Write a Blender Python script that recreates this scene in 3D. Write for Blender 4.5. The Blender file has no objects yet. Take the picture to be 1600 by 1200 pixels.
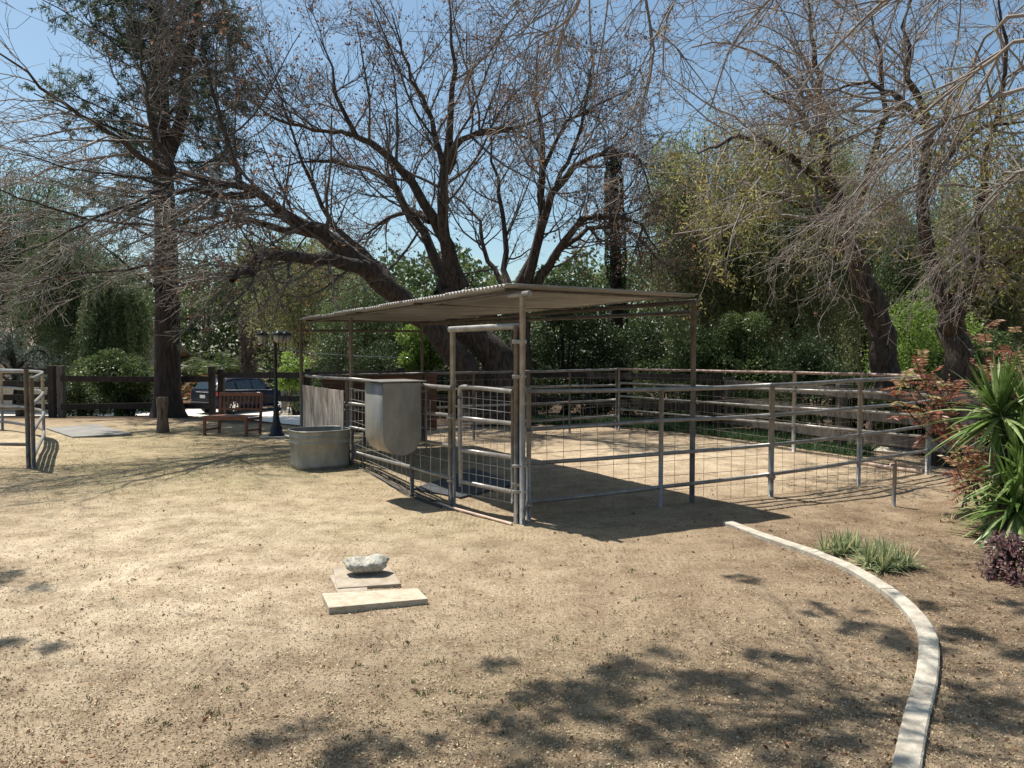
import bpy, math, random
import numpy as np
from mathutils import Vector, Matrix
random.seed(7); RS = np.random.RandomState(11)
S = bpy.context.scene; C = S.collection

# ------------------------------------------------------------------ camera, light
H = 1.9; F = 1200.0; PT = math.atan(52/1200.0); cp, sp_ = math.cos(PT), math.sin(PT)
cam = bpy.data.cameras.new('camera'); camo = bpy.data.objects.new('camera', cam); C.objects.link(camo)
cam.sensor_width = 36; cam.lens = 27; cam.clip_end = 2000; cam.clip_start = 0.05
camo.location = (0, 0, H); camo.rotation_euler = (math.pi/2-PT, 0, 0); S.camera = camo
SUN = Vector((-0.36, 0.29, 1.0)).normalized()
w = bpy.data.worlds.new('World'); S.world = w; w.use_nodes = True
nt = w.node_tree; bg = nt.nodes['Background']; sky = nt.nodes.new('ShaderNodeTexSky'); sky.sky_type = 'NISHITA'
sky.sun_disc = False; sky.sun_elevation = math.asin(SUN.z); sky.sun_rotation = math.atan2(SUN.x, SUN.y)
sky.air_density = 1.0; sky.dust_density = 1.6; sky.ozone_density = 1.6; sky.altitude = 300
wbm = nt.nodes.new('ShaderNodeMix'); wbm.data_type = 'RGBA'; wbm.blend_type = 'MULTIPLY'; wbm.inputs[0].default_value = 1; wbm.inputs[7].default_value = (.93, 1.03, .97, 1)
nt.links.new(sky.outputs[0], wbm.inputs[6]); nt.links.new(wbm.outputs[2], bg.inputs[0]); bg.inputs[1].default_value = 0.09
sl = bpy.data.lights.new('sun', 'SUN'); sl.energy = 4.9; sl.angle = math.radians(0.55); sl.color = (1.0, 0.955, 0.88)
so = bpy.data.objects.new('sun', sl); C.objects.link(so); so.rotation_euler = SUN.to_track_quat('Z', 'Y').to_euler(); so.location = (-8, 8, 30)
S.view_settings.view_transform = 'Standard'; S.view_settings.look = 'None'; S.view_settings.exposure = 0.66; S.view_settings.gamma = 1
S.render.engine = 'CYCLES'
S.cycles.max_bounces = 6; S.cycles.diffuse_bounces = 3; S.cycles.transmission_bounces = 4; S.cycles.transparent_max_bounces = 6

# ------------------------------------------------------------------ helpers
def W(px, py, Y):
    """point in the place on the plane at distance Y"""
    a = (600-py)/F; dz = Y*(a*cp-sp_)/(cp+a*sp_); d = Y*cp-dz*sp_
    return np.array([(px-800)/F*d, Y, H+dz])
def G(px, py, z=0.0):
    a = (600-py)/F; dz = z-H; Y = dz*(cp+a*sp_)/(a*cp-sp_)
    p = W(px, py, Y); p[2] = z; return p
def sstep(a, b, x):
    t = np.clip((x-a)/(b-a), 0, 1); return t*t*(3-2*t)
_lat = RS.rand(64, 64)
def vnoise(x, y, s, o=0.0):
    x = np.asarray(x)/s+o; y = np.asarray(y)/s+o*1.7
    xi = np.floor(x).astype(int); yi = np.floor(y).astype(int); fx = x-xi; fy = y-yi
    fx = fx*fx*(3-2*fx); fy = fy*fy*(3-2*fy)
    g = lambda a, b: _lat[a % 64, b % 64]
    return (g(xi, yi)*(1-fx)+g(xi+1, yi)*fx)*(1-fy)+(g(xi, yi+1)*(1-fx)+g(xi+1, yi+1)*fx)*fy
def gz(x, y):
    x = np.asarray(x, float); y = np.asarray(y, float)
    drop = -0.95*sstep(20.5, 34, y)*sstep(-3, -7, x)
    m = 0.05*np.exp(-((x-5.3)**2/1.2+(y-10.35)**2/0.12))
    return drop+m+0.018*(vnoise(x, y, 1.7)-.5)+0.012*(vnoise(x, y, .45, 3.1)-.5)
def tag(o, label=None, cat=None, group=None, kind=None):
    if label: o['label'] = label
    if cat: o['category'] = cat
    if group: o['group'] = group
    if kind: o['kind'] = kind
    return o
def thing(name, label, cat, loc=(0, 0, 0), group=None):
    o = bpy.data.objects.new(name, None); C.objects.link(o); o.location = loc; o.empty_display_size = .2
    return tag(o, label, cat, group)
def shift_to(root, o):
    o.parent = root; o.matrix_parent_inverse = Matrix.Identity(4)
    root_w = Vector(root.location) if root.parent is None else Vector(root.location)+Vector(root.parent.location)
    return root_w

class MB:
    """collects quads/tris/ngons; build() links them as one mesh"""
    def __init__(s): s.v = []; s.f = []; s.t = []; s.n = 0
    def add(s, v, f, tint=None):
        v = np.asarray(v, float).reshape(-1, 3); s.v.append(v)
        s.f.extend([tuple(int(i)+s.n for i in q) for q in f]); s.n += len(v)
    def box(s, c, size, rz=0, M=None):
        x, y, z = [a/2 for a in size]
        v = np.array([(i, j, k) for i in (-x, x) for j in (-y, y) for k in (-z, z)])
        if M is not None: v = v@np.asarray(M)[:3, :3].T
        elif rz:
            cc, ss = math.cos(rz), math.sin(rz); v = v@np.array([[cc, ss, 0], [-ss, cc, 0], [0, 0, 1]])
        s.add(v+np.asarray(c), [(0, 1, 3, 2), (4, 6, 7, 5), (0, 4, 5, 1), (2, 3, 7, 6), (0, 2, 6, 4), (1, 5, 7, 3)]); return s
    def bar(s, a, b, wd, th):
        a = Vector(a); b = Vector(b); d = (b-a); L = d.length; d.normalize()
        up = Vector((0, 0, 1)) if abs(d.z) < .9 else Vector((0, 1, 0))
        sd = d.cross(up).normalized(); u2 = sd.cross(d)
        M = np.array([list(d), list(sd), list(u2)]).T
        s.box((a+b)/2, (L, wd, th), M=M); return s
    def prism(s, poly, z0, z1):
        n = len(poly); v = [(p[0], p[1], z0) for p in poly]+[(p[0], p[1], z1) for p in poly]
        s.add(v, [tuple(range(n))[::-1], tuple(range(n, 2*n))]+[(i, (i+1) % n, n+(i+1) % n, n+i) for i in range(n)]); return s
    def tube(s, pts, r, sides=8, cap=True):
        pts = np.asarray(pts, float); P = len(pts); r = np.ones(P)*r if np.isscalar(r) else np.asarray(r, float)
        t = np.gradient(pts, axis=0); t /= np.linalg.norm(t, axis=1)[:, None]+1e-9
        m = t.mean(0); ref = np.array([0, 0, 1.]) if abs(m[2]) < .8*np.linalg.norm(m)+1e-9 else np.array([1., 0, 0])
        u = np.cross(t, ref); u /= np.linalg.norm(u, axis=1)[:, None]+1e-9; v = np.cross(t, u)
        a = np.linspace(0, 2*math.pi, sides, endpoint=False)
        ring = pts[:, None]+r[:, None, None]*(np.cos(a)[None, :, None]*u[:, None]+np.sin(a)[None, :, None]*v[:, None])
        f = [(i*sides+j, i*sides+(j+1) % sides, (i+1)*sides+(j+1) % sides, (i+1)*sides+j) for i in range(P-1) for j in range(sides)]
        if cap: f += [tuple(range(sides)), tuple(range((P-1)*sides, P*sides))[::-1]]
        s.add(ring, f); return s
    def lathe(s, prof, c=(0, 0, 0), sides=20, fx=None):
        a = np.linspace(0, 2*math.pi, sides, endpoint=False); P = len(prof)
        v = [(r*math.cos(t)+c[0], r*math.sin(t)+c[1], z+c[2]) for r, z in prof for t in a]
        f = [(i*sides+j, i*sides+(j+1) % sides, (i+1)*sides+(j+1) % sides, (i+1)*sides+j) for i in range(P-1) for j in range(sides)]
        f += [tuple(range(sides))[::-1], tuple(range((P-1)*sides, P*sides))]
        s.add(v, f); return s
    def build(s, name, mat, parent=None, smooth=False, bevel=0):
        me = bpy.data.meshes.new(name); v = np.concatenate(s.v)
        org = np.zeros(3)
        if parent is not None:
            p = parent
            while p is not None: org = org+np.array(p.location); p = p.parent
        me.from_pydata((v-org).tolist(), [], s.f); me.materials.append(mat)
        o = bpy.data.objects.new(name, me); C.objects.link(o)
        if parent is not None: o.parent = parent
        if smooth: me.polygons.foreach_set('use_smooth', [len(p.vertices) == 4 for p in me.polygons])
        if bevel:
            b = o.modifiers.new('bevel', 'BEVEL'); b.width = bevel; b.segments = 2; b.limit_method = 'ANGLE'
        me.update(); return o
def fast(name, mat, V, Q, parent=None, tint=None, smooth=False):
    V = np.asarray(V, np.float32).reshape(-1, 3); Q = np.asarray(Q, np.int32)
    if parent is not None:
        org = np.zeros(3); p = parent
        while p is not None: org = org+np.array(p.location); p = p.parent
        V = V-org.astype(np.float32)
    me = bpy.data.meshes.new(name); me.vertices.add(len(V)); me.vertices.foreach_set('co', V.ravel())
    k = Q.shape[1]; me.loops.add(Q.size); me.loops.foreach_set('vertex_index', Q.ravel())
    me.polygons.add(len(Q)); me.polygons.foreach_set('loop_start', np.arange(0, Q.size, k, dtype=np.int32))
    try: me.polygons.foreach_set('loop_total', np.full(len(Q), k, np.int32))
    except Exception: pass
    if smooth: me.polygons.foreach_set('use_smooth', np.ones(len(Q), bool))
    me.materials.append(mat)
    if tint is not None:
        at = me.attributes.new('tint', 'FLOAT', 'FACE'); at.data.foreach_set('value', np.asarray(tint, np.float32))
    me.update(calc_edges=True); o = bpy.data.objects.new(name, me); C.objects.link(o)
    if parent is not None: o.parent = parent
    return o
def nrm(a): return a/(np.linalg.norm(a, axis=-1, keepdims=True)+1e-9)

# ------------------------------------------------------------------ materials
def mat(name, col, rough=.7, metal=0, var=.25, scale=6, bump=0, bscale=40, col2=None, detail=6, stretch=None, spec=.5, coat=0, contrast=(.35, .65)):
    m = bpy.data.materials.new(name); m.use_nodes = True; n = m.node_tree.nodes; l = m.node_tree.links; b = n['Principled BSDF']
    b.inputs['Roughness'].default_value = rough; b.inputs['Metallic'].default_value = metal
    b.inputs['Specular IOR Level'].default_value = spec; b.inputs['Coat Weight'].default_value = coat
    tc = n.new('ShaderNodeTexCoord'); src = tc.outputs['Object']
    if stretch:
        mp = n.new('ShaderNodeMapping'); mp.inputs['Scale'].default_value = stretch; l.new(src, mp.inputs[0]); src = mp.outputs[0]
    no = n.new('ShaderNodeTexNoise'); no.inputs['Scale'].default_value = scale; no.inputs['Detail'].default_value = detail; no.inputs['Roughness'].default_value = .65
    l.new(src, no.inputs['Vector']); cr = n.new('ShaderNodeValToRGB'); l.new(no.outputs['Fac'], cr.inputs[0])
    c2 = col2 or tuple(c*(1-var) for c in col); c1 = col if col2 else tuple(min(1, c*(1+var)) for c in col)
    cr.color_ramp.elements[0].position = contrast[0]; cr.color_ramp.elements[1].position = contrast[1]
    cr.color_ramp.elements[0].color = (*c2, 1); cr.color_ramp.elements[1].color = (*c1, 1)
    l.new(cr.outputs[0], b.inputs['Base Color'])
    if bump:
        n2 = n.new('ShaderNodeTexNoise'); n2.inputs['Scale'].default_value = bscale; n2.inputs['Detail'].default_value = 5; l.new(src, n2.inputs['Vector'])
        bp = n.new('ShaderNodeBump'); bp.inputs['Strength'].default_value = bump; bp.inputs['Distance'].default_value = .02
        l.new(n2.outputs['Fac'], bp.inputs['Height']); l.new(bp.outputs[0], b.inputs['Normal'])
    return m
def leafmat(name, stops, rough=.5, trans=.35, spec=.4):
    m = bpy.data.materials.new(name); m.use_nodes = True; n = m.node_tree.nodes; l = m.node_tree.links; b = n['Principled BSDF']
    at = n.new('ShaderNodeAttribute'); at.attribute_name = 'tint'; cr = n.new('ShaderNodeValToRGB'); l.new(at.outputs['Fac'], cr.inputs[0])
    el = cr.color_ramp.elements
    while len(el) < len(stops): el.new(.5)
    for e, (p, c) in zip(el, stops): e.position = p; e.color = (*c, 1)
    l.new(cr.outputs[0], b.inputs['Base Color']); b.inputs['Roughness'].default_value = rough; b.inputs['Specular IOR Level'].default_value = spec
    tr = n.new('ShaderNodeBsdfTranslucent'); l.new(cr.outputs[0], tr.inputs[0]); mx = n.new('ShaderNodeMixShader'); mx.inputs[0].default_value = trans
    l.new(b.outputs[0], mx.inputs[1]); l.new(tr.outputs[0], mx.inputs[2]); l.new(mx.outputs[0], n['Material Output'].inputs[0]); return m
M = {}
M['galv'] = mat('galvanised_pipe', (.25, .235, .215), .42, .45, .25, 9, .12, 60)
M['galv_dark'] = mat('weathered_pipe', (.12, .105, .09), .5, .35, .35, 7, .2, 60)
M['rust'] = mat('rusty_pipe', (.26, .19, .16), .6, .4, .4, 9, .2, 60, contrast=(.4, .6))
M['wire'] = mat('wire', (.22, .18, .15), .5, .6, .3, 8)
M['wire_bright'] = mat('bright_wire', (.42, .41, .39), .4, .5, .2, 8)
M['sheet'] = mat('feeder_sheet_metal', (.235, .225, .205), .45, .55, .2, 2.2, .06, 9, stretch=(1.5, 1.5, .8))
M['tank'] = mat('stock_tank_metal', (.27, .265, .235), .5, .5, .22, 5, .06, 20, stretch=(1, 1, .5))
M['tankin'] = mat('tank_inside', (.20, .20, .19), .6, .3, .3, 5)
M['roof'] = mat('corrugated_roof', (.32, .32, .315), .55, .3, .25, 1.6, .04, 20, col2=(.17, .16, .15), contrast=(.3, .62))
M['plank'] = mat('grey_plank', (.62, .54, .46), .85, 0, .3, 2.2, .5, 14, stretch=(5, 5, .7), col2=(.26, .19, .14), contrast=(.38, .6))
M['redwood'] = mat('brown_board', (.11, .05, .03), .8, 0, .35, 4, .3, 20, stretch=(.6, .6, 6))
M['fencewood'] = mat('dark_fence_wood', (.035, .027, .022), .9, 0, .45, 4, .4, 25, stretch=(3, 3, 1))
M['greywood'] = mat('weathered_grey_wood', (.105, .092, .08), .9, 0, .45, 4, .4, 25, stretch=(6, 6, 1))
M['teak'] = mat('teak', (.17, .06, .026), .55, 0, .3, 5, .15, 30, stretch=(1, 6, 6))
M['stump'] = mat('stump_wood', (.16, .12, .09), .9, 0, .5, 6, .9, 16, stretch=(3, 3, .6))
M['concrete'] = mat('concrete', (.50, .465, .385), .9, 0, .2, 7, .5, 60, col2=(.31, .265, .205), detail=10)
M['slab'] = mat('dark_concrete', (.20, .19, .17), .9, 0, .25, 2, .2, 30)
M['stone'] = mat('pale_block', (.50, .44, .335), .85, 0, .2, 26, .3, 80, col2=(.33, .265, .185), detail=10, stretch=(.5, 1, 1))
M['flag'] = mat('dusty_flagstone', (.40, .345, .265), .9, 0, .2, 8, .3, 50, col2=(.27, .215, .155))
M['rock'] = mat('granite', (.46, .44, .37), .85, 0, .3, 40, .6, 60, col2=(.22, .20, .165), detail=10, contrast=(.38, .6))
M['bark'] = mat('bark', (.085, .062, .047), .95, 0, .5, 7, 1.0, 16, stretch=(2.2, 2.2, .6), col2=(.02, .014, .010), contrast=(.38, .62))
M['bark_dark'] = mat('dark_bark', (.045, .032, .025), .95, 0, .5, 6, 1.0, 14, stretch=(2.6, 2.6, .4), col2=(.014, .010, .008), contrast=(.38, .62))
M['twig'] = mat('twig_bark', (.085, .07, .06), .85, 0, .35, 1.5, contrast=(.35, .65))
M['twig_grey'] = mat('grey_twig_bark', (.21, .18, .155), .75, 0, .35, 1.5)  # grey bark; also gives the great tree's left twigs a painted sunlit tone
M['rubber'] = mat('black_rubber', (.02, .02, .021), .7, 0, .3, 10)
M['mat'] = mat('rubber_mat', (.035, .038, .043), .6, 0, .4, 3, .2, 30)
M['pvc'] = mat('pale_pipe', (.5, .36, .28), .6, 0, .2, 6)
M['black'] = mat('black_iron', (.008, .012, .02), .35, .2, .2, 10)
M['lampglass'] = mat('frosted_glass', (.42, .38, .30), .3, 0, .1, 8)
M['paint'] = mat('navy_car_paint', (.004, .007, .02), .42, 0, .1, 3, spec=.15, coat=.08)
M['carglass'] = mat('car_glass', (.02, .03, .035), .05, 0, .1, 3, spec=.9)
M['chrome'] = mat('alloy', (.6, .6, .6), .25, .9, .1, 5)
M['tail'] = mat('tail_light', (.25, .01, .01), .2, 0, .1, 9)
M['head'] = mat('head_light', (.5, .5, .5), .1, .2, .1, 9)
M['plate'] = mat('number_plate', (.45, .45, .47), .5, 0, .1, 9)
M['trim'] = mat('black_trim', (.012, .012, .012), .6, 0, .1, 9)
M['gravel'] = mat('gravel_drive', (.78, .73, .64), .95, 0, .2, 30, .5, 60)
M['wall'] = mat('house_wall', (.30, .26, .21), .9, 0, .1, 2)
M['tile'] = mat('roof_tile', (.30, .22, .18), .9, 0, .2, 8, .2, 20)
M['fascia'] = mat('dark_fascia', (.06, .035, .025), .8, 0, .2, 4)
M['straw'] = leafmat('straw_litter', [(0, (.09, .06, .04)), (.25, (.22, .16, .10)), (.7, (.40, .31, .19)), (1, (.60, .50, .33))], .8, .05)
M['weed'] = leafmat('weed_green', [(0, (.05, .06, .025)), (.6, (.12, .13, .055)), (1, (.20, .20, .10))], .6)
M['verge'] = leafmat('verge_green', [(0, (.03, .07, .03)), (1, (.12, .22, .09))], .5)
M['dark_leaf'] = leafmat('dark_glossy_leaf', [(0, (.018, .032, .012)), (.7, (.05, .08, .025)), (1, (.12, .16, .06))], .5, .3, .3)
M['green_leaf'] = leafmat('green_leaf', [(0, (.035, .06, .018)), (.6, (.09, .13, .04)), (1, (.19, .23, .08))], .45, .35)
M['lime_leaf'] = leafmat('lime_leaf', [(0, (.09, .16, .03)), (1, (.28, .38, .08))], .45, .5)
M['pepper_leaf'] = leafmat('feathery_leaf', [(0, (.04, .065, .025)), (.6, (.10, .14, .055)), (1, (.22, .26, .10))], .5, .4)
M['olive_leaf'] = leafmat('olive_leaf', [(0, (.09, .10, .04)), (.6, (.24, .26, .11)), (.87, (.36, .33, .14)), (1, (.36, .20, .09))], .5, .5)
M['conifer_leaf'] = leafmat('conifer_needles', [(0, (.025, .042, .026)), (.6, (.065, .095, .055)), (1, (.15, .18, .09))], .6, .35)
M['cedar_leaf'] = leafmat('blue_cedar_needles', [(0, (.04, .06, .045)), (1, (.14, .18, .14))], .6, .2)
M['russet_leaf'] = leafmat('russet_leaf', [(0, (.09, .045, .03)), (.5, (.20, .10, .06)), (1, (.42, .24, .11))], .6, .4)
M['yellow_leaf'] = leafmat('yellow_green_leaf', [(0, (.15, .15, .04)), (.6, (.30, .29, .08)), (1, (.42, .30, .13))], .5, .5)
M['nandina_leaf'] = leafmat('red_bronze_leaf', [(0, (.20, .06, .04)), (.3, (.36, .14, .085)), (.65, (.44, .26, .17)), (1, (.34, .36, .14))], .4, .45)
M['purple_leaf'] = leafmat('purple_leaf', [(0, (.08, .04, .04)), (.5, (.22, .10, .11)), (1, (.34, .32, .24))], .5, .3)
M['yucca_leaf'] = leafmat('yucca_leaf', [(0, (.07, .13, .025)), (.5, (.17, .27, .06)), (1, (.38, .44, .20))], .35, .3, .5)
M['lirio_leaf'] = leafmat('strap_leaf', [(0, (.13, .18, .08)), (.5, (.27, .33, .17)), (1, (.60, .54, .28))], .45, .35)
M['palm_leaf'] = leafmat('palm_leaf', [(0, (.06, .10, .025)), (.7, (.16, .20, .07)), (1, (.32, .16, .05))], .4, .4)

# ground material
def ground_mat():
    m = bpy.data.materials.new('dry_earth'); m.use_nodes = True; n = m.node_tree.nodes; l = m.node_tree.links; b = n['Principled BSDF']
    b.inputs['Roughness'].default_value = .95; b.inputs['Specular IOR Level'].default_value = .15
    geo = n.new('ShaderNodeNewGeometry'); P = geo.outputs['Position']
    def noise(s, d=8, r=.65, vec=None):
        x = n.new('ShaderNodeTexNoise'); x.inputs['Scale'].default_value = s; x.inputs['Detail'].default_value = d; x.inputs['Roughness'].default_value = r; l.new(vec or P, x.inputs['Vector']); return x.outputs['Fac']
    def ramp(f, a, ca, c, cb):
        r = n.new('ShaderNodeValToRGB'); r.color_ramp.elements[0].position = a; r.color_ramp.elements[1].position = c
        r.color_ramp.elements[0].color = (*ca, 1); r.color_ramp.elements[1].color = (*cb, 1); l.new(f, r.inputs[0]); return r.outputs[0]
    def mix(f, a, c, t='MIX'):
        x = n.new('ShaderNodeMix'); x.data_type = 'RGBA'; x.blend_type = t
        if isinstance(f, float): x.inputs[0].default_value = f
        else: l.new(f, x.inputs[0])
        l.new(a, x.inputs[6]); l.new(c, x.inputs[7]); return x.outputs[2]
    def attr(nm): a = n.new('ShaderNodeAttribute'); a.attribute_name = nm; return a.outputs['Fac']
    def math_(op, a, c):
        x = n.new('ShaderNodeMath'); x.operation = op; x.use_clamp = True
        for i, k in enumerate((a, c)):
            if isinstance(k, (int, float)): x.inputs[i].default_value = k
            else: l.new(k, x.inputs[i])
        return x.outputs[0]
    base = ramp(noise(.6, 9, .75), .38, (.27, .195, .13), .60, (.455, .355, .238))
    speck = ramp(noise(38, 8, .8), .40, (.17, .12, .082), .56, (.455, .36, .245))
    col = mix(.55, base, speck)
    grs = ramp(noise(55, 6, .8), .38, (.15, .13, .065), .62, (.42, .36, .205))
    gm = math_('MULTIPLY', attr('grass'), ramp(noise(2.2, 8, .75), .35, (.15, .15, .15), .62, (1, 1, 1)))
    col = mix(gm, col, grs)
    pale = ramp(noise(30, 6, .7), .35, (.43, .34, .23), .65, (.65, .55, .405))
    pm = math_('MULTIPLY', attr('pale'), ramp(noise(1.3, 8, .7), .35, (.2, .2, .2), .65, (1, 1, 1)))
    col = mix(pm, col, pale)
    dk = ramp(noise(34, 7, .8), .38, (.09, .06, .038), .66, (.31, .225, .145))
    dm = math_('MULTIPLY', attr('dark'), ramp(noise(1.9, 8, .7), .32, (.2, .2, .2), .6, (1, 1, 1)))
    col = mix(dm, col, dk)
    patch = ramp(noise(2.6, 10, .8), .36, (.66, .62, .58), .56, (1.06, 1.05, 1.03)); col = mix(1.0, col, patch, 'MULTIPLY')
    mm = ramp(noise(20, 6, .7), .4, (.03, .022, .015), .65, (.13, .09, .06)); col = mix(attr('shade_mulch'), col, mm)  # leaf litter colour, darkened further to paint shade under the trees
    # dark crumbs
    cr = ramp(noise(75, 4, .6), .31, (.55, .52, .50), .40, (1, 1, 1)); col = mix(1.0, col, cr, 'MULTIPLY')
    l.new(col, b.inputs['Base Color'])
    b1 = n.new('ShaderNodeBump'); b1.inputs['Strength'].default_value = .9; b1.inputs['Distance'].default_value = .03; l.new(noise(22, 9, .75), b1.inputs['Height'])
    b2 = n.new('ShaderNodeBump'); b2.inputs['Strength'].default_value = .6; b2.inputs['Distance'].default_value = .008; l.new(noise(110, 5, .7), b2.inputs['Height']); l.new(b1.outputs[0], b2.inputs['Normal'])
    wv = n.new('ShaderNodeTexWave'); wv.inputs['Scale'].default_value = 5.5; wv.inputs['Distortion'].default_value = 5; wv.inputs['Detail'].default_value = 3; wv.inputs['Detail Scale'].default_value = .7; l.new(P, wv.inputs['Vector'])
    wm = math_('MULTIPLY', wv.outputs['Fac'], ramp(noise(.8, 4, .6), .5, (0, 0, 0), .6, (1, 1, 1)))
    b3 = n.new('ShaderNodeBump'); b3.inputs['Strength'].default_value = .32; b3.inputs['Distance'].default_value = .02; l.new(wm, b3.inputs['Height']); l.new(b2.outputs[0], b3.inputs['Normal'])
    l.new(b3.outputs[0], b.inputs['Normal']); return m
M['ground'] = ground_mat()

# ------------------------------------------------------------------ ground
xs = np.concatenate([-np.geomspace(300, 14.4, 26), np.linspace(-14, -8.1, 60), np.linspace(-8, 8, 260), np.linspace(8.1, 14, 50), np.geomspace(14.4, 300, 26)])
ys = np.concatenate([-np.geomspace(60, 1, 12), np.linspace(0, 2.4, 10), np.linspace(2.5, 9, 170), np.linspace(9.05, 20, 130), np.linspace(20.3, 42, 50), np.geomspace(43, 600, 20)])
X, Y = np.meshgrid(xs, ys); Z = gz(X, Y)
fine = (np.abs(X) < 9) & (Y > 2.4) & (Y < 14)
Z = Z+fine*(0.010*(vnoise(X, Y, .16, 9)-.5)+0.006*(vnoise(X, Y, .07, 5)-.5))
ny, nx = X.shape; idx = np.arange(nx*ny).reshape(ny, nx)
Qg = np.stack([idx[:-1, :-1], idx[:-1, 1:], idx[1:, 1:], idx[1:, :-1]], -1).reshape(-1, 4)
ground = fast('ground', M['ground'], np.stack([X, Y, Z], -1), Qg, smooth=True); tag(ground, kind='structure')
gs = np.exp(-((X+4.5)**2/14+(Y-12.2)**2/9))*1.1+np.exp(-((X+9)**2/16+(Y-17)**2/10))+.8*np.exp(-((X+1.5)**2/5+(Y-8.2)**2/1.2))+.5*np.exp(-((X-.3)**2/1.2+(Y-4.2)**2/.6))
gp = np.exp(-((X+3.6)**2/7+(Y-7.4)**2/7))*1.0+.8*np.exp(-((X+3)**2/5+(Y-5)**2/2))+1.2*np.exp(-((X+11.5)**2/6+(Y-14.5)**2/9))+.8*np.exp(-((X-2.5)**2/12+(Y-13.5)**2/7))
gm_ = np.clip(sstep(19.3, 20.6, Y+.5*(X > -3)*(X < 3))*(X > -8)+sstep(6.9, 7.4, X)*sstep(11.5, 13, Y)+sstep(21.2, 22.2, Y), 0, 1)  # mask for leaf litter and painted tree shade beyond the fences
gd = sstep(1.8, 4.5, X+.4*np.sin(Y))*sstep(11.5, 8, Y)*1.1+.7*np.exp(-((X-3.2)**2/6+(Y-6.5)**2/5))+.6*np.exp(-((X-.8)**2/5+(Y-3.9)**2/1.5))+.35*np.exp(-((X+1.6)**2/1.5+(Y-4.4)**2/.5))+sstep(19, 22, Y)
for nm, a in (('grass', gs), ('pale', gp), ('dark', gd), ('shade_mulch', gm_)):
    at = ground.data.attributes.new(nm, 'FLOAT', 'POINT'); at.data.foreach_set('value', np.clip(a, 0, 1).astype(np.float32).ravel())
# gravel drive beyond the wooden fence, follows the slope
dx = np.linspace(0, 1, 26); dyy = np.linspace(22.6, 38, 26)
DX = []; 
for yy in dyy:
    for t in dx: xx = -26+t*22; y0_ = np.interp(xx, [-26, -11, -9.5, -6.8, -4.9, -4], [26, 25, 22.3, 20.3, 18.4, 19.2])+.12*math.sin(xx*5); DX.append((xx+.3*math.sin(yy*.9), y0_+(yy-22.6)/15.4*(38-y0_), 0))
DX = np.array(DX); DX[:, 2] = gz(DX[:, 0], DX[:, 1])+.03
i2 = np.arange(26*26).reshape(26, 26)
tag(fast('gravel_driveway', M['gravel'], DX, np.stack([i2[:-1, :-1], i2[:-1, 1:], i2[1:, 1:], i2[1:, :-1]], -1).reshape(-1, 4), smooth=True), kind='structure')

# ------------------------------------------------------------------ leaf / branch engines
def leaves(cent, dirs, L, Wd, tint, acc):
    """rhombic leaves: cent base points, dirs unit, L, Wd arrays"""
    n = len(cent); L = np.broadcast_to(L, n)[:, None]; Wd = np.broadcast_to(Wd, n)[:, None]
    sd = nrm(np.cross(dirs, RS.normal(size=(n, 3))))
    a = cent; b = cent+dirs*L*.5+sd*Wd*.5; c = cent+dirs*L; d = cent+dirs*L*.5-sd*Wd*.5
    acc.append((np.stack([a, b, c, d], 1), np.clip(np.broadcast_to(tint, n), 0, 1)))
def build_leaves(name, m, acc, parent=None):
    V = np.concatenate([a[0] for a in acc]); t = np.concatenate([a[1] for a in acc]); n = len(V)
    o = fast(name, m, V.reshape(-1, 3), np.arange(n*4).reshape(n, 4), parent, t); o['kind'] = 'stuff'; return o
def catmull(pts, P):
    pts = np.asarray(pts, float); n = len(pts); e = np.vstack([2*pts[0]-pts[1], pts, 2*pts[-1]-pts[-2]])
    u = np.linspace(0, n-1-1e-6, P); i = u.astype(int); t = (u-i)[:, None]; p0, p1, p2, p3 = e[i], e[i+1], e[i+2], e[i+3]
    return .5*((2*p1)+(-p0+p2)*t+(2*p0-5*p1+4*p2-p3)*t*t+(-p0+3*p1-3*p2+p3)*t**3)
def tubes(paths, rad, sides, acc):
    B, P, _ = paths.shape; t = nrm(np.gradient(paths, axis=1)); ref = nrm(RS.normal(size=(B, 1, 3)))
    m = nrm(t.mean(1, keepdims=True)); ref = nrm(ref-(ref*m).sum(-1, keepdims=True)*m)
    u = nrm(np.cross(t, ref)); v = np.cross(t, u); a = np.linspace(0, 2*math.pi, sides, endpoint=False)
    R = paths[:, :, None]+rad[:, :, None, None]*(np.cos(a)[None, None, :, None]*u[:, :, None]+np.sin(a)[None, None, :, None]*v[:, :, None])
    base = (np.arange(B)*P*sides)[:, None, None]; i = np.arange(P-1)[None, :, None]*sides; j = np.arange(sides)[None, None]; k = (j+1) % sides
    q = np.stack([base+i+j, base+i+k, base+i+sides+k, base+i+sides+j], -1).reshape(-1, 4)
    acc.append((R.reshape(-1, 3), q))
def build_tubes(name, m, acc, parent=None, kind=None):
    V = []; Q = []; o = 0
    for v, q in acc: V.append(v); Q.append(q+o); o += len(v)
    ob = fast(name, m, np.concatenate(V), np.concatenate(Q), parent, smooth=True)
    if kind: ob['kind'] = kind
    return ob
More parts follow.
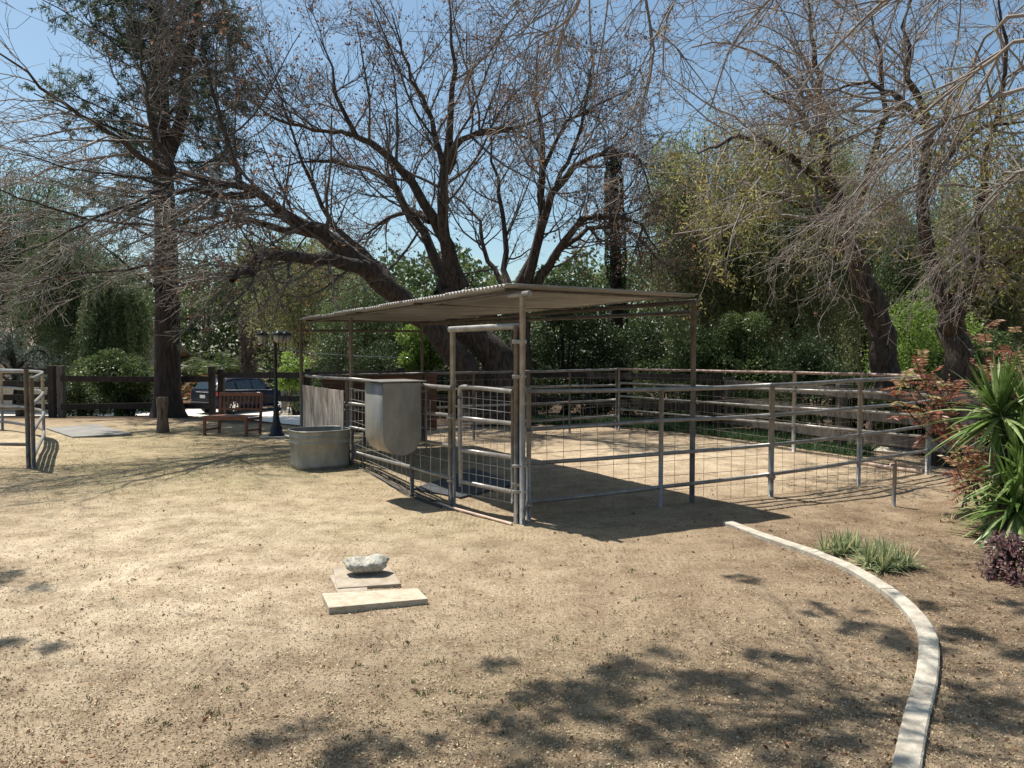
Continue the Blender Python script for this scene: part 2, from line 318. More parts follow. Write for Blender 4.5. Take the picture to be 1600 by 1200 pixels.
def sub(paths, rad, n, L, ang=(30, 60), trop=(0, 0, 0), curl=.25, P=6, rs=.55, rmin=.004, t0=.25, t1=1., bias=None, lt=.5):
    """n children per parent; returns child paths, radii"""
    B, PP, _ = paths.shape; t = RS.uniform(t0, t1, (B, n)); f = t*(PP-1); i = np.minimum(f.astype(int), PP-2); fr = (f-i)[..., None]
    b = np.arange(B)[:, None]; p = paths[b, i]*(1-fr)+paths[b, i+1]*fr; r = rad[b, i]*(1-fr[..., 0])+rad[b, i+1]*fr[..., 0]
    tg = nrm(paths[b, i+1]-paths[b, i]); pe = nrm(np.cross(tg, RS.normal(size=tg.shape))); a = np.radians(RS.uniform(*ang, t.shape))[..., None]
    d = nrm(tg*np.cos(a)+pe*np.sin(a)+(0 if bias is None else np.asarray(bias)))
    d = d.reshape(-1, 3); p = p.reshape(-1, 3); r = r.reshape(-1); N = len(d)
    Ln = (RS.uniform(L[0], L[1], t.shape)*(1-lt*(t-t0)/(t1-t0+1e-6))).reshape(-1)
    out = np.zeros((N, P, 3)); out[:, 0] = p; seg = (Ln/(P-1))[:, None]; tr = np.asarray(trop, float)
    for k in range(1, P):
        out[:, k] = out[:, k-1]+d*seg; d = nrm(d+RS.normal(size=(N, 3))*curl+tr*seg*2)
    r0 = np.maximum(np.minimum(r*rs, .006+Ln*.0105), rmin); rr = r0[:, None]*np.linspace(1, .35, P)[None]; rr = np.maximum(rr, rmin*.6)
    return out, rr
def tip_leaves(paths, acc, frac, n, L, Wd, t=(0, 1), spread=.08, droop=-.2):
    k = RS.rand(len(paths)) < frac; p = paths[k]
    if len(p) == 0: return
    i = RS.randint(1, p.shape[1], (len(p), n)); c = p[np.arange(len(p))[:, None], i].reshape(-1, 3)+RS.normal(size=(len(p)*n, 3))*spread*.4
    d = nrm(RS.normal(size=c.shape)+np.array([0, 0, droop])); m = len(c)
    leaves(c, d, RS.uniform(L*.7, L*1.3, m), Wd, np.repeat(RS.uniform(t[0], t[1], len(p)), n)+RS.normal(size=m)*.12, acc)

def limb_paths(specs):
    """specs: list of (list of (px,py,Y), r0, r1)"""
    out = []
    for pts, r0, r1 in specs:
        p = catmull([W(*q) for q in pts], 14)
        p[1:-1] += RS.normal(size=(12, 3))*min(.05, r0*.35)
        end = pts[-1][1] < 420 and r1 < .1; out.append((p, np.linspace(r0, min(r1, .014) if end else r1, 14)))
    return out
def flare(p, r, k=1.6):
    r = r.copy(); r[0] *= k; r[1] *= 1+(k-1)*.35; return r

# ------------------------------------------------------------------ the bare spreading tree behind the corral
def tree_root(name, label, cat, p, group=None): return thing(name, label, cat, (p[0], p[1], float(gz(p[0], p[1]))), group)
gb = lambda px, Y: np.array([(px-800)/F*Y, Y, float(gz((px-800)/F*Y, Y))-.1])
def add_limbs(root, trunkspecs, limbspecs, barkm, sides=12):
    allp = []
    tr = []
    for k, (p, r) in enumerate(limb_paths(trunkspecs)):
        r = flare(p, r); tubes(p[None], r[None], sides, tr); allp.append((p, r))
    build_tubes('trunk', barkm, tr, root)
    for p, r in limb_paths(limbspecs):
        a = []; tubes(p[None], r[None], 9, a); build_tubes('limb', barkm, a, root); allp.append((p, r))
    return np.stack([a[0] for a in allp]), np.stack([a[1] for a in allp])

YB = 20.0
rootA = tree_root('bare_tree', 'great bare deciduous tree with thick leaning limbs behind the corral shelter', 'tree', (-.6, YB))
PA, RA = add_limbs(rootA,
    [([(778, 668, YB), (782, 600, YB), (776, 560, YB), (745, 528, YB-.1), (712, 500, YB-.1), (692, 458, YB)], .52, .30),
     ([(752, 668, YB-.3), (738, 600, YB-.4), (708, 548, YB-.6), (672, 508, YB-.8), (620, 462, YB-1), (575, 418, YB-1.4)], .36, .24)],
    [([(582, 425, YB-1.3), (530, 388, YB-1.8), (488, 362, YB-2.3), (440, 330, YB-2.8), (397, 303, YB-3.3), (327, 280, YB-4), (271, 266, YB-4.5)], .25, .09),
     ([(575, 420, YB-1.4), (540, 414, YB-2.2), (504, 408, YB-3), (434, 397, YB-4), (397, 415, YB-4.8), (362, 438, YB-5.5)], .19, .06),
     ([(500, 366, YB-2.2), (453, 357, YB-2), (400, 345, YB-2.2), (369, 345, YB-2.6), (320, 362, YB-3.2), (285, 362, YB-4)], .11, .04),
     ([(397, 303, YB-3.3), (360, 306, YB-3.6), (322, 299, YB-4.4), (266, 303, YB-5.2), (200, 330, YB-6)], .10, .03),
     ([(271, 266, YB-4.5), (243, 261, YB-4.8), (201, 229, YB-5.5), (154, 196, YB-6.2), (84, 154, YB-7), (0, 84, YB-8)], .085, .02),
     ([(271, 266, YB-4.5), (245, 215, YB-4.6), (233, 177, YB-4.8), (224, 117, YB-5), (215, 30, YB-5)], .07, .02),
     ([(262, 290, YB-4.8), (225, 310, YB-5.6), (160, 335, YB-6.6), (90, 370, YB-7.6), (20, 400, YB-8.4)], .035, .01),
     ([(285, 362, YB-4), (240, 352, YB-5), (150, 345, YB-6.2), (60, 318, YB-7.2), (-20, 290, YB-8)], .035, .01),
     ([(272, 400, YB-5), (235, 415, YB-5.6), (165, 425, YB-6.4), (90, 430, YB-7.2), (30, 455, YB-7.8)], .03, .01),
     ([(262, 290, YB-4.8), (200, 275, YB-5.6), (120, 265, YB-6.6), (30, 240, YB-7.8)], .03, .01),
     ([(387, 299, YB-3.4), (364, 243, YB-3.2), (345, 177, YB-3.1), (322, 100, YB-3), (310, 20, YB-3)], .08, .02),
     ([(724, 450, YB), (700, 387, YB-.1), (682, 345, YB-.3), (654, 298, YB-.4), (593, 238, YB-.6), (556, 210, YB-.8), (520, 140, YB-1), (500, 60, YB-1.2)], .20, .05),
     ([(687, 460, YB), (684, 415, YB+.3), (654, 350, YB+.5), (610, 290, YB+.6), (560, 262, YB+.7), (500, 250, YB+.8), (440, 262, YB+.8)], .17, .05),
     ([(712, 455, YB), (698, 373, YB-.5), (691, 261, YB-.9), (705, 187, YB-1.2), (710, 90, YB-1.4), (700, -20, YB-1.5)], .18, .06),
     ([(691, 255, YB-.9), (672, 180, YB-.8), (640, 110, YB-.6), (612, 20, YB-.5)], .08, .03),
     ([(699, 270, YB-.9), (725, 215, YB-1.5), (770, 205, YB-2), (830, 190, YB-2.4), (870, 165, YB-2.6)], .09, .02),
     ([(620, 462, YB-1), (600, 430, YB-.4), (560, 395, YB+.3), (510, 330, YB+.8), (470, 240, YB+1), (430, 130, YB+1)], .14, .04),
     ([(556, 210, YB-.8), (530, 205, YB-.8), (480, 200, YB-1), (420, 180, YB-1.4), (380, 140, YB-1.6)], .07, .02),
     ([(672, 345, YB), (640, 330, YB+.8), (600, 345, YB+1.4), (560, 380, YB+1.8)], .10, .03)],
    M['bark'])
tw = []; lv = []
ix = [2, 3, 7]+list(range(12, len(PA))); p1, r1 = sub(PA[ix], RA[ix], 14, (1.6, 4.2), (25, 70), (0, 0, .12), .13, 9, .5, .007, .15)
p2, r2 = sub(p1, r1, 9, (.7, 1.9), (25, 60), (0, 0, .2), .17, 6, .55, .006, .12)
p3, r3 = sub(p2, r2, 5, (.25, .9), (25, 60), (0, 0, .2), .25, 4, .6, .0055, .2)
tubes(p1, r1, 5, tw); tubes(p2, r2, 3, tw); tubes(p3, r3, 3, tw)
# drooping twigs on the left limbs, sunlight put into their paler colour
sel = [3, 4, 5, 6, 2, 8, 9, 10, 11]
q1, s1 = sub(PA[sel], RA[sel], 9, (1.6, 3.6), (20, 60), (-.12, -.02, -.10), .10, 9, .5, .008, .25, bias=(-.5, -.25, -.1))
q2, s2 = sub(q1, s1, 9, (.7, 1.8), (20, 50), (-.1, 0, -.15), .2, 6, .6, .0065, .15)
q3, s3 = sub(q2, s2, 3, (.25, .6), (25, 60), (0, 0, .1), .25, 4, .6, .0055, .2)
tg_ = []
for a, b, s_ in ((q1, s1, 5), (q2, s2, 3), (q3, s3, 3)): tubes(a, b, s_, tg_)
build_tubes('twigs', M['twig'], tw, rootA, 'stuff'); build_tubes('sunlit_tone_twigs', M['twig_grey'], tg_, rootA, 'stuff')
tip_leaves(p3[p3[:, 0, 0] > -6.5], lv, .2, 5, .075, .05, (0, .7), .1); tip_leaves(q3, lv, .012, 4, .06, .03, (.3, 1), .1); tip_leaves(p2, lv, .03, 10, .08, .04, (.5, 1), .25)
build_leaves('leaves', M['russet_leaf'], lv, rootA)

rootB = tree_root('bare_tree', 'bare tree with arching drooping limbs right of the great bare tree', 'tree', (.4, 20.6))
YB2 = 20.6
PB, RB = add_limbs(rootB,
    [([(816, 664, YB2), (818, 600, YB2), (812, 520, YB2), (812, 470, YB2), (820, 440, YB2)], .30, .22)],
    [([(808, 452, YB2), (836, 397, YB2), (845, 327, YB2-.2), (850, 252, YB2-.3), (845, 196, YB2-.4), (836, 130, YB2-.5), (842, 70, YB2-.5)], .16, .03),
     ([(820, 450, YB2), (845, 364, YB2-.3), (869, 289, YB2-.6), (901, 257, YB2-.8), (948, 238, YB2-1), (995, 252, YB2-1.2), (1015, 300, YB2-1.4)], .14, .03),
     ([(830, 456, YB2), (850, 425, YB2-.3), (873, 397, YB2-.6), (906, 350, YB2-1), (948, 340, YB2-1.4), (995, 350, YB2-1.8), (1030, 395, YB2-2.1)], .15, .04),
     ([(852, 420, YB2-.3), (880, 385, YB2), (930, 355, YB2+.4), (990, 366, YB2+.6), (1040, 420, YB2+.8)], .09, .03),
     ([(810, 460, YB2), (794, 438, YB2+.5), (786, 345, YB2+1), (770, 260, YB2+1.2), (765, 170, YB2+1.3)], .12, .03),
     ([(850, 262, YB2-.3), (880, 200, YB2-.4), (930, 165, YB2-.6), (985, 140, YB2-.8)], .06, .02),
     ([(869, 289, YB2-.6), (905, 210, YB2-.5), (920, 130, YB2-.4), (925, 70, YB2-.4)], .06, .02),
     ([(805, 470, YB2), (760, 400, YB2+.8), (745, 340, YB2+1.2), (700, 300, YB2+1.6)], .09, .03)],
    M['bark'])
tw = []; lv = []
p1, r1 = sub(PB[1:], RB[1:], 14, (1.2, 3.3), (25, 65), (0, 0, .22), .16, 8, .5, .007, .2)
q1, s1 = sub(PB[[2, 3, 4, 6]], RB[[2, 3, 4, 6]], 9, (.9, 2.2), (30, 80), (0, 0, -.35), .15, 8, .5, .007, .3)
p1 = np.concatenate([p1, q1]); r1 = np.concatenate([r1, s1])
p2, r2 = sub(p1, r1, 8, (.5, 1.3), (25, 60), (0, 0, .15), .20, 6, .55, .006, .15)
p3, r3 = sub(p2, r2, 4, (.2, .6), (25, 60), (0, 0, .15), .25, 4, .6, .0055, .2)
tubes(p1, r1, 5, tw); tubes(p2, r2, 3, tw); tubes(p3, r3, 3, tw)
build_tubes('twigs', M['twig'], tw, rootB, 'stuff')
tip_leaves(p3, lv, .2, 5, .075, .05, (0, .7), .1); build_leaves('leaves', M['russet_leaf'], lv, rootB)

# ------------------------------------------------------------------ tall conifer on the left
YC = 22.5; cx = (265-800)/F*YC
rootC = tree_root('conifer_tree', 'tall dark conifer with straight trunk behind the wooden bench', 'tree', (cx, YC))
trp = catmull([W(263, 656, YC)-[0, 0, .1], W(262, 600, YC), W(260, 400, YC), W(254, 250, YC), W(248, 100, YC), W(240, -60, YC), W(236, -260, YC)], 16)
trr = flare(trp, np.interp(np.linspace(0, 1, 16), [0, .2, 1], [.44, .36, .12]), 1.5); a_ = []; tubes(trp[None], trr[None], 14, a_)
# second leader
tl = catmull([W(256, 260, YC), W(285, 180, YC-.2), W(292, 100, YC-.3), W(310, 20, YC-.4), W(320, -120, YC-.4)], 16); tubes(tl[None], np.linspace(.2, .08, 16)[None], 10, a_)
build_tubes('trunk', M['bark_dark'], a_, rootC)
tw = []; lv = []
def conifer_boughs(tp, tr, n, t0, t1, L, trop, w1, nl=26, lsz=.12, keep=.95):
    p1, r1 = sub(tp, tr, n, L, (65, 100), trop, .09, 9, .35, .012, t0, t1, lt=.35)
    p2, r2 = sub(p1, r1, 11, (.5, 1.2), (35, 70), (0, 0, -.2), .12, 6, .5, .006, .18)
    p3, r3 = sub(p2, r2, 3, (.3, .6), (25, 50), (0, 0, -.6), .15, 4, .6, .004, .1)
    tubes(p1, r1, 5, tw); tubes(p2, r2, 3, tw)
    allp = np.concatenate([p3, p2[:, ::2][:, :3][:, [0, 1, 2, 2]] if False else p3])
    k = RS.rand(len(p3)) < keep; c = p3[k]; tin = np.repeat(RS.uniform(.0, 1, len(c)), nl)
    i = RS.uniform(0, 2.99, (len(c), nl)); ii = i.astype(int); f = (i-ii)[..., None]; b = np.arange(len(c))[:, None]
    pos = (c[b, ii]*(1-f)+c[b, ii+1]*f).reshape(-1, 3); d = nrm((c[b, ii+1]-c[b, ii])).reshape(-1, 3)
    d = nrm(d*.7+RS.normal(size=d.shape)*.55+[0, 0, -.25]); leaves(pos, d, RS.uniform(.6, 1.3, len(pos))*lsz, lsz*.15, tin+RS.normal(size=len(pos))*.1, lv)
conifer_boughs(trp[None], trr[None], 80, .25, .98, (2.4, 4.6), (0, 0, .03), 0, 30, .15)
conifer_boughs(tl[None], np.linspace(.2, .08, 16)[None], 26, .12, .98, (1.8, 3.6), (0, 0, .03), 0, 30, .15)
build_tubes('boughs', M['bark_dark'], tw, rootC, 'stuff'); build_leaves('needles', M['conifer_leaf'], lv, rootC)

# ------------------------------------------------------------------ right side trees
rootD = tree_root('leaning_tree', 'leaning rough-barked tree left of two trunks beyond the corral right corner', 'tree', (7.4, 15))
PD, RD = add_limbs(rootD,
    [([(1392, 700, 15), (1392, 600, 15), (1385, 551, 15), (1367, 476, 15), (1339, 415, 15), (1320, 369, 15)], .30, .17)],
    [([(1320, 372, 15), (1301, 289, 15), (1283, 224, 14.8), (1250, 173, 14.5), (1190, 140, 14)], .16, .04),
     ([(1288, 240, 14.9), (1287, 154, 15), (1270, 60, 15), (1262, -20, 15)], .10, .04),
     ([(1335, 405, 15), (1300, 350, 15.5), (1240, 310, 16), (1180, 300, 16.4), (1120, 330, 16.8)], .10, .03),
     ([(1325, 390, 15), (1350, 300, 14.4), (1372, 220, 14), (1380, 120, 13.6), (1360, 10, 13.4)], .10, .03),
     ([(1301, 300, 15), (1230, 240, 14), (1160, 215, 13), (1090, 240, 12.3)], .08, .02)], M['bark'])
rootE = tree_root('forked_tree', 'forked tree with thick trunk behind the red shrub at right', 'tree', (7.2, 12.7))
PE, RE = add_limbs(rootE,
    [([(1486, 735, 12.7), (1488, 640, 12.7), (1488, 551, 12.7), (1492, 500, 12.7), (1500, 468, 12.7)], .24, .19)],
    [([(1497, 476, 12.7), (1535, 434, 12.4), (1600, 387, 12), (1680, 330, 11.6)], .16, .09),
     ([(1490, 490, 12.7), (1465, 439, 12.7), (1446, 299, 12.6), (1441, 187, 12.4), (1413, 103, 12.2), (1427, -10, 12)], .14, .06),
     ([(1446, 310, 12.6), (1480, 240, 12), (1530, 200, 11.5), (1600, 190, 11)], .07, .03),
     ([(1441, 190, 12.4), (1400, 150, 12.8), (1350, 130, 13), (1290, 150, 13.2)], .06, .02),
     ([(1540, 430, 12.4), (1530, 340, 12), (1545, 240, 11.6), (1570, 120, 11.2), (1560, 0, 11)], .08, .03)], M['bark'])
for root, PP_, RR_, nn in ((rootD, PD, RD, 17), (rootE, PE, RE, 13)):
    tw = []; lv = []; ly = []
    p1, r1 = sub(PP_[1:], RR_[1:], nn, (1.3, 3.8), (25, 80), (-.03, 0, -.13), .16, 8, .5, .007, .1)
    p2, r2 = sub(p1, r1, 8, (.5, 1.2), (25, 60), (0, 0, -.15), .20, 6, .55, .0055, .1)
    p3, r3 = sub(p2, r2, 4, (.2, .5), (25, 60), (0, 0, .1), .28, 4, .6, .0045, .2)
    tubes(p1, r1, 5, tw); tubes(p2, r2, 3, tw); tubes(p3, r3, 3, tw)
    build_tubes('twigs', M['twig_grey'], tw, root, 'stuff')
    tip_leaves(p3, lv, .14, 7, .07, .02, (.0, 1), .12); build_leaves('leaves', M['russet_leaf'], lv, root)
    low = p3[(p3[:, 0, 2] < 5.4) & (p3[:, 0, 2] > 1.6)]
    tip_leaves(low, ly, .7, 9, .085, .026, (0, .85), .18); build_leaves('green_leaves', M['yellow_leaf'], ly, root)

# overhanging bare tree: trunk stands out of frame to the right, shoots hang into the view
rootF = tree_root('overhanging_tree', 'bare tree whose grey shoots hang in front at the upper right', 'tree', (8.2, 5.6))
tF = [(np.array([8.2, 5.6, -.1]), np.array([8.1, 5.6, 1.6]), np.array([7.7, 5.7, 3.2]), np.array([7.4, 5.9, 4.6]))]
a_ = []; tp = catmull(tF[0], 14); tr_ = flare(tp, np.linspace(.26, .15, 14)); tubes(tp[None], tr_[None], 12, a_); build_tubes('trunk', M['bark'], a_, rootF)
top = tp[-1]; ml = []
def limbF(pts, r0, r1_): 
    p = catmull(pts, 14); r = (np.linspace(.020, .006, 14)+(r0-.02)*np.clip(1-np.linspace(0, 1, 14)*9, 0, 1)) if r1_ < .02 else np.linspace(r0, r1_, 14); a = []; tubes(p[None], r[None], 8, a); build_tubes('limb', M['twig_grey'], a, rootF); ml.append((p, r))
wp = lambda l: [W(*q) for q in l]
limbF([top]+wp([(1640, 55, 6.6), (1553, 93, 7), (1507, 126, 7.2), (1460, 163, 7.4), (1413, 205, 7.6), (1367, 261, 7.7), (1320, 322, 7.8), (1297, 355, 7.9)]), .07, .01)
limbF([top]+wp([(1640, 125, 6.8), (1525, 173, 7.2), (1474, 191, 7.3), (1395, 238, 7.5), (1360, 300, 7.6), (1335, 350, 7.6)]), .065, .009)
limbF([top]+wp([(1610, 20, 7), (1567, 79, 7.2), (1507, 187, 7.4), (1474, 261, 7.5), (1446, 336, 7.5)]), .045, .008)
limbF([top]+wp([(1640, -40, 6), (1520, -40, 6), (1400, -10, 6.2), (1320, 60, 6.4), (1250, 140, 6.6), (1215, 240, 6.8)]), .07, .008)
limbF([top]+wp([(1600, -150, 5.6), (1400, -120, 5.6), (1250, -40, 5.8), (1150, 60, 6), (1110, 170, 6.1)]), .08, .008)
limbF([top]+wp([(1500, -260, 5.2), (1250, -220, 5), (1100, -120, 5), (1010, -30, 5.2), (1022, 70, 5.3), (1010, 150, 5.3)]), .08, .006)
limbF([top]+wp([(1400, -330, 5), (1100, -300, 4.8), (950, -120, 4.8), (905, 5, 4.9), (873, 42, 5), (836, 58, 5)]), .07, .005)
limbF([top]+wp([(1650, 250, 7.4), (1590, 270, 7.8), (1530, 330, 8), (1500, 400, 8.2)]), .045, .008)
limbF([top, np.array([5.6, 5.2, 6.4]), np.array([3.6, 5.2, 7.0]), np.array([1.4, 5.6, 7.2]), np.array([-.8, 6.0, 7.1])], .12, .03)
limbF([top, np.array([5.4, 3.8, 6.6]), np.array([3.0, 3.2, 7.2]), np.array([.6, 3.8, 7.4])], .12, .03)
MP = np.stack([a[0] for a in ml]); MR = np.stack([a[1] for a in ml])
tw = []; lv = []
p1, r1 = sub(MP[:8], MR[:8], 20, (.7, 2.1), (15, 55), (-.08, 0, -.32), .09, 9, .6, .0045, .25)
p2, r2 = sub(p1, r1, 7, (.3, .9), (20, 60), (0, 0, -.15), .18, 6, .6, .0032, .15)
p3, r3 = sub(p2, r2, 3, (.1, .28), (25, 60), (0, 0, .2), .3, 4, .6, .0026, .2)
u1, v1 = sub(MP[8:], MR[8:], 16, (.8, 1.6), (30, 80), (0, 0, .1), .14, 8, .5, .006, .2)
u2, v2 = sub(u1, v1, 7, (.4, .8), (25, 60), (0, 0, .1), .2, 5, .5, .004, .2)
for a, b, s_ in ((p1, r1, 4), (p2, r2, 3), (p3, r3, 3), (u1, v1, 4), (u2, v2, 3)): tubes(a, b, s_, tw)
build_tubes('twigs', M['twig_grey'], tw, rootF, 'stuff')
tip_leaves(p3, lv, .05, 6, .035, .012, (.2, 1), .05)
k = RS.rand(len(u2)) < .55; tip_leaves(u2[k], lv, .8, 9, .12, .05, (.2, 1), .25)
blobs = [(860, 1068, .20), (935, 1103, .16), (1035, 1047, .22), (1100, 1078, .20), (1075, 1112, .12), (835, 1165, .14), (925, 1158, .22), (1010, 1180, .12), (520, 1190, .22), (600, 1185, .14), (1215, 1020, .10), (1180, 905, .08), (1300, 955, .08), (1345, 985, .13), (1405, 1005, .16), (1290, 1165, .12), (1500, 985, .12), (1560, 1010, .14), (1530, 1120, .18), (1580, 1090, .12), (-10, 912, .25), (-20, 1025, .18), (1250, 1080, .1), (1340, 1100, .1), (760, 1210, .2), (1180, 1190, .16), (1430, 940, .08), (1590, 950, .10)]
tws = []
for bx0, by0, rr_ in blobs:
    g_ = G(bx0, by0); h = RS.uniform(5.6, 6.8); c0 = g_+np.array([-.36*h, .29*h, h]); j = np.argmin([np.linalg.norm(MP[8+q//14, q % 14]-c0) for q in range(28)]); s0_ = MP[8+j//14, j % 14]
    tws.append(catmull([s0_, s0_*.5+c0*.5+[0, 0, .25], c0], 9)); n_ = int(420*(rr_/.15)**1.3)
    sc_ = RS.normal(size=(5, 3))*np.array([rr_*1.1, rr_*.9, .15]); cc0 = c0+sc_[RS.randint(0, 5, n_)]+RS.normal(size=(n_, 3))*np.array([rr_, rr_*.9, rr_*.6])*.30; leaves(cc0, nrm(RS.normal(size=(n_, 3))), RS.uniform(.04, .09, n_), .03, RS.rand(n_)*.7, lv)
tb = []; tubes(np.array(tws), np.array([np.linspace(.016, .006, 9) if b_[0] > 300 else np.linspace(.006, .003, 9) for b_ in blobs]), 5, tb)
w1, x1 = sub(np.array(tws), np.tile(np.linspace(.02, .006, 9), (len(tws), 1)), 7, (.3, .8), (25, 70), (0, 0, -.05), .15, 6, .6, .005, .6); tubes(w1, x1, 3, tb); build_tubes('leafy_twigs', M['twig_grey'], tb, rootF, 'stuff')
build_leaves('leaves', M['russet_leaf'], lv, rootF)

# ------------------------------------------------------------------ leafy background
def bush(root, c, rad, n, L, Wd, m, clumps=26, stems=True, tr=(0, 1), name='crown', droop=-.1):
    lv = []; c = np.asarray(c, float); rad = np.asarray(rad, float)
    d = nrm(RS.normal(size=(clumps, 3))); cc = c+d*rad*RS.uniform(.35, .95, (clumps, 1)); cr = RS.uniform(.22, .48, clumps)*rad.mean()
    k = RS.randint(0, clumps, n); dd = nrm(RS.normal(size=(n, 3))); pos = cc[k]+dd*(cr[k]*RS.uniform(.4, 1.05, n)**.5)[:, None]*[1, 1, .85]
    g = gz(pos[:, 0], pos[:, 1]); pos[:, 2] = np.maximum(pos[:, 2], g+.02)
    ldir = nrm(dd*.6+RS.normal(size=(n, 3))*.8+[0, 0, droop]); ct = RS.uniform(tr[0], tr[1], clumps)
    leaves(pos, ldir, RS.uniform(.6, 1.3, n)*L, Wd, ct[k]*.5+RS.uniform(0, .5, n), lv); build_leaves(name, m, lv, root)
    if stems:
        a = []; b = np.array([c[0], c[1], float(gz(c[0], c[1]))-.05])
        P_ = np.stack([catmull([b+RS.normal(size=3)*[.1, .1, 0], b+(x-b)*.5+[0, 0, .2], x], 6) for x in cc[:10]]); R_ = np.tile(np.linspace(.05, .012, 6), (10, 1))*max(.5, rad.mean()*.6)
        tubes(P_, R_, 5, a); build_tubes('stems', M['bark_dark'], a, root)
def weeping(root, c, rad, n, m, strand=(.8, 2.2), L=.12, Wd=.032, clumps=120, tr=(0, 1), trunk=True, name='crown', per=26):
    c = np.asarray(c, float); rad = np.asarray(rad, float); lv = []
    ns = n//per; cl = nrm(RS.normal(size=(clumps, 3))*[1, 1, .9]); cc = c+cl*rad*RS.uniform(.3, 1., (clumps, 1)); k = RS.randint(0, clumps, ns)
    st = cc[k]+RS.normal(size=(ns, 3))*.28*np.array([1, 1, .6])*rad.mean()/2.2; Ls = RS.uniform(*strand, ns); t = RS.uniform(0, 1, (ns, per)); out = nrm((st-c)*[1, 1, 0])
    pos = st[:, None]+out[:, None]*(.35*np.sqrt(t))[..., None]-np.array([0, 0, 1.])*(t*Ls[:, None])[..., None]+RS.normal(size=(ns, per, 3))*.025
    pos = pos.reshape(-1, 3); ok = pos[:, 2] > gz(pos[:, 0], pos[:, 1])+.1; pos = pos[ok]
    tin = (np.repeat(RS.uniform(tr[0], tr[1], clumps)[k], per)*.55+np.repeat(RS.uniform(0, .45, ns), per))[ok]
    d = nrm(RS.normal(size=pos.shape)*.6+[0, 0, -.8]); leaves(pos, d, RS.uniform(.7, 1.3, len(pos))*L, Wd, tin, lv); build_leaves(name, m, lv, root)
    if trunk:
        a = []; b = np.array([c[0], c[1], float(gz(c[0], c[1]))-.1]); hub = b+[0, 0, max(.8, (c[2]-b[2])*.45)]
        P_ = np.stack([catmull([b, hub, hub+(x-hub)*.6+[0, 0, .3], x], 9) for x in cc[:9]]); R_ = np.tile(np.linspace(.16, .02, 9), (9, 1))*rad.mean()/2.5
        tubes(P_, R_, 7, a); build_tubes('trunk', M['bark_dark'], a, root)

def plant(name, label, cat, px, Y, group=None):
    x = (px-800)/F*Y; return thing(name, label, cat, (x, Y, float(gz(x, Y))), group), x
# feathery trees: (px, Y, topPy, half-width px, label, n, mat)
for px, Yy, pt, hw, mk, n, lab in (
    (30, 31, 205, 85, 'pepper_leaf', 52000, 'feathery green tree at the far left edge of the yard'),
    (125, 29, 330, 85, 'pepper_leaf', 52000, 'drooping dark green tree between the left edge and the conifer trunk'),
    (180, 27, 400, 40, 'pepper_leaf', 24000, 'small weeping tree just left of the conifer trunk'),
    (470, 33, 340, 95, 'olive_leaf', 34000, 'weeping olive-coloured tree above the black lamp post'),
    (590, 30, 430, 85, 'pepper_leaf', 34000, 'low weeping tree behind the left end of the corral roof'),
    (1100, 25, 150, 85, 'olive_leaf', 48000, 'tall weeping tree right of the ivy covered dead trunk'),
    (1240, 24, 130, 100, 'olive_leaf', 52000, 'large weeping tree behind the right side of the corral'),
    (1350, 28, 210, 75, 'olive_leaf', 34000, 'distant feathery tree seen between the two right trunks'),
    (1450, 25, 250, 70, 'pepper_leaf', 26000, 'light feathery tree behind the forked trunk'),
    (1560, 22, 240, 95, 'olive_leaf', 40000, 'olive-green weeping tree behind the red shrub at right edge')):
    r, x = plant('weeping_tree', lab, 'tree', px, Yy)
    zt = W(px, pt, Yy)[2]; zb = 1.2; hwm = hw/F*Yy
    weeping(r, (x, Yy, (zt+zb)/2+.4), (hwm, hwm*.8, (zt-zb)/2-.2), int(n*1.7), M[mk])
# broadleaf shrubs: px, Y, centre z, half w (m), half h, mat, n, leaf size
for px, Yy, zc, hw, hh, mk, n, ls, lab in (
    (885, 23, 2.6, 1.5, 2.3, 'dark_leaf', 30000, .075, 'dense dark evergreen shrub behind the corral, left of the ivy trunk'),
    (985, 22, 1.7, 1.5, 1.9, 'dark_leaf', 26000, .07, 'dark evergreen shrub behind the corral rear corner'),
    (1075, 20.5, 1.3, 1.2, 1.5, 'green_leaf', 18000, .07, 'rounded shrub behind the tall shelter post'),
    (1160, 20, 1.5, 1.1, 1.5, 'green_leaf', 18000, .075, 'bright leafed shrub above the corral right rail'),
    (1275, 17.5, 1.0, 1.1, 1.3, 'dark_leaf', 14000, .06, 'dark shrub behind the wooden fence on the right'),
    (1440, 16.2, 1.9, 1.1, 1.8, 'lime_leaf', 9000, .07, 'light green shrub between the two right trunks'),
    (1580, 15.5, 1.4, 1.3, 1.7, 'green_leaf', 15000, .07, 'green shrub behind the yucca at the right edge'),
    (672, 23, 1.75, .95, 1.0, 'lime_leaf', 9000, .10, 'bright lime-green shrub under the corral roof'),
    (560, 24, 1.3, 1.7, 1.3, 'dark_leaf', 20000, .08, 'dark shrub left of the lime-green shrub'),
    (775, 25, 1.4, 1.6, 1.7, 'dark_leaf', 22000, .075, 'dark shrub behind the great bare tree trunk'),
    (458, 26, 1.3, .6, .9, 'lime_leaf', 4500, .10, 'small light green shrub right of the lamp post'),
    (500, 29, .8, 1.6, 1.3, 'dark_leaf', 14000, .09, 'low dark hedge shrub behind the gravel drive'),
    (188, 24.5, .95, 1.3, 1.15, 'green_leaf', 11000, .10, 'sunlit broadleaf shrub behind the left wooden fence'),
    (130, 25.5, .6, 1.2, .8, 'green_leaf', 8000, .09, 'low pale shrub by the left wooden fence post'),
    (205, 24, .6, .7, .7, 'green_leaf', 5500, .10, 'leafy shrub touching the conifer trunk on its left')):
    r, x = plant('shrub', lab, 'shrub', px, Yy); bush(r, (x, Yy, zc+float(gz(x, Yy))*.6), (hw, hw*.7, hh), n, ls, ls*.5, M[mk])
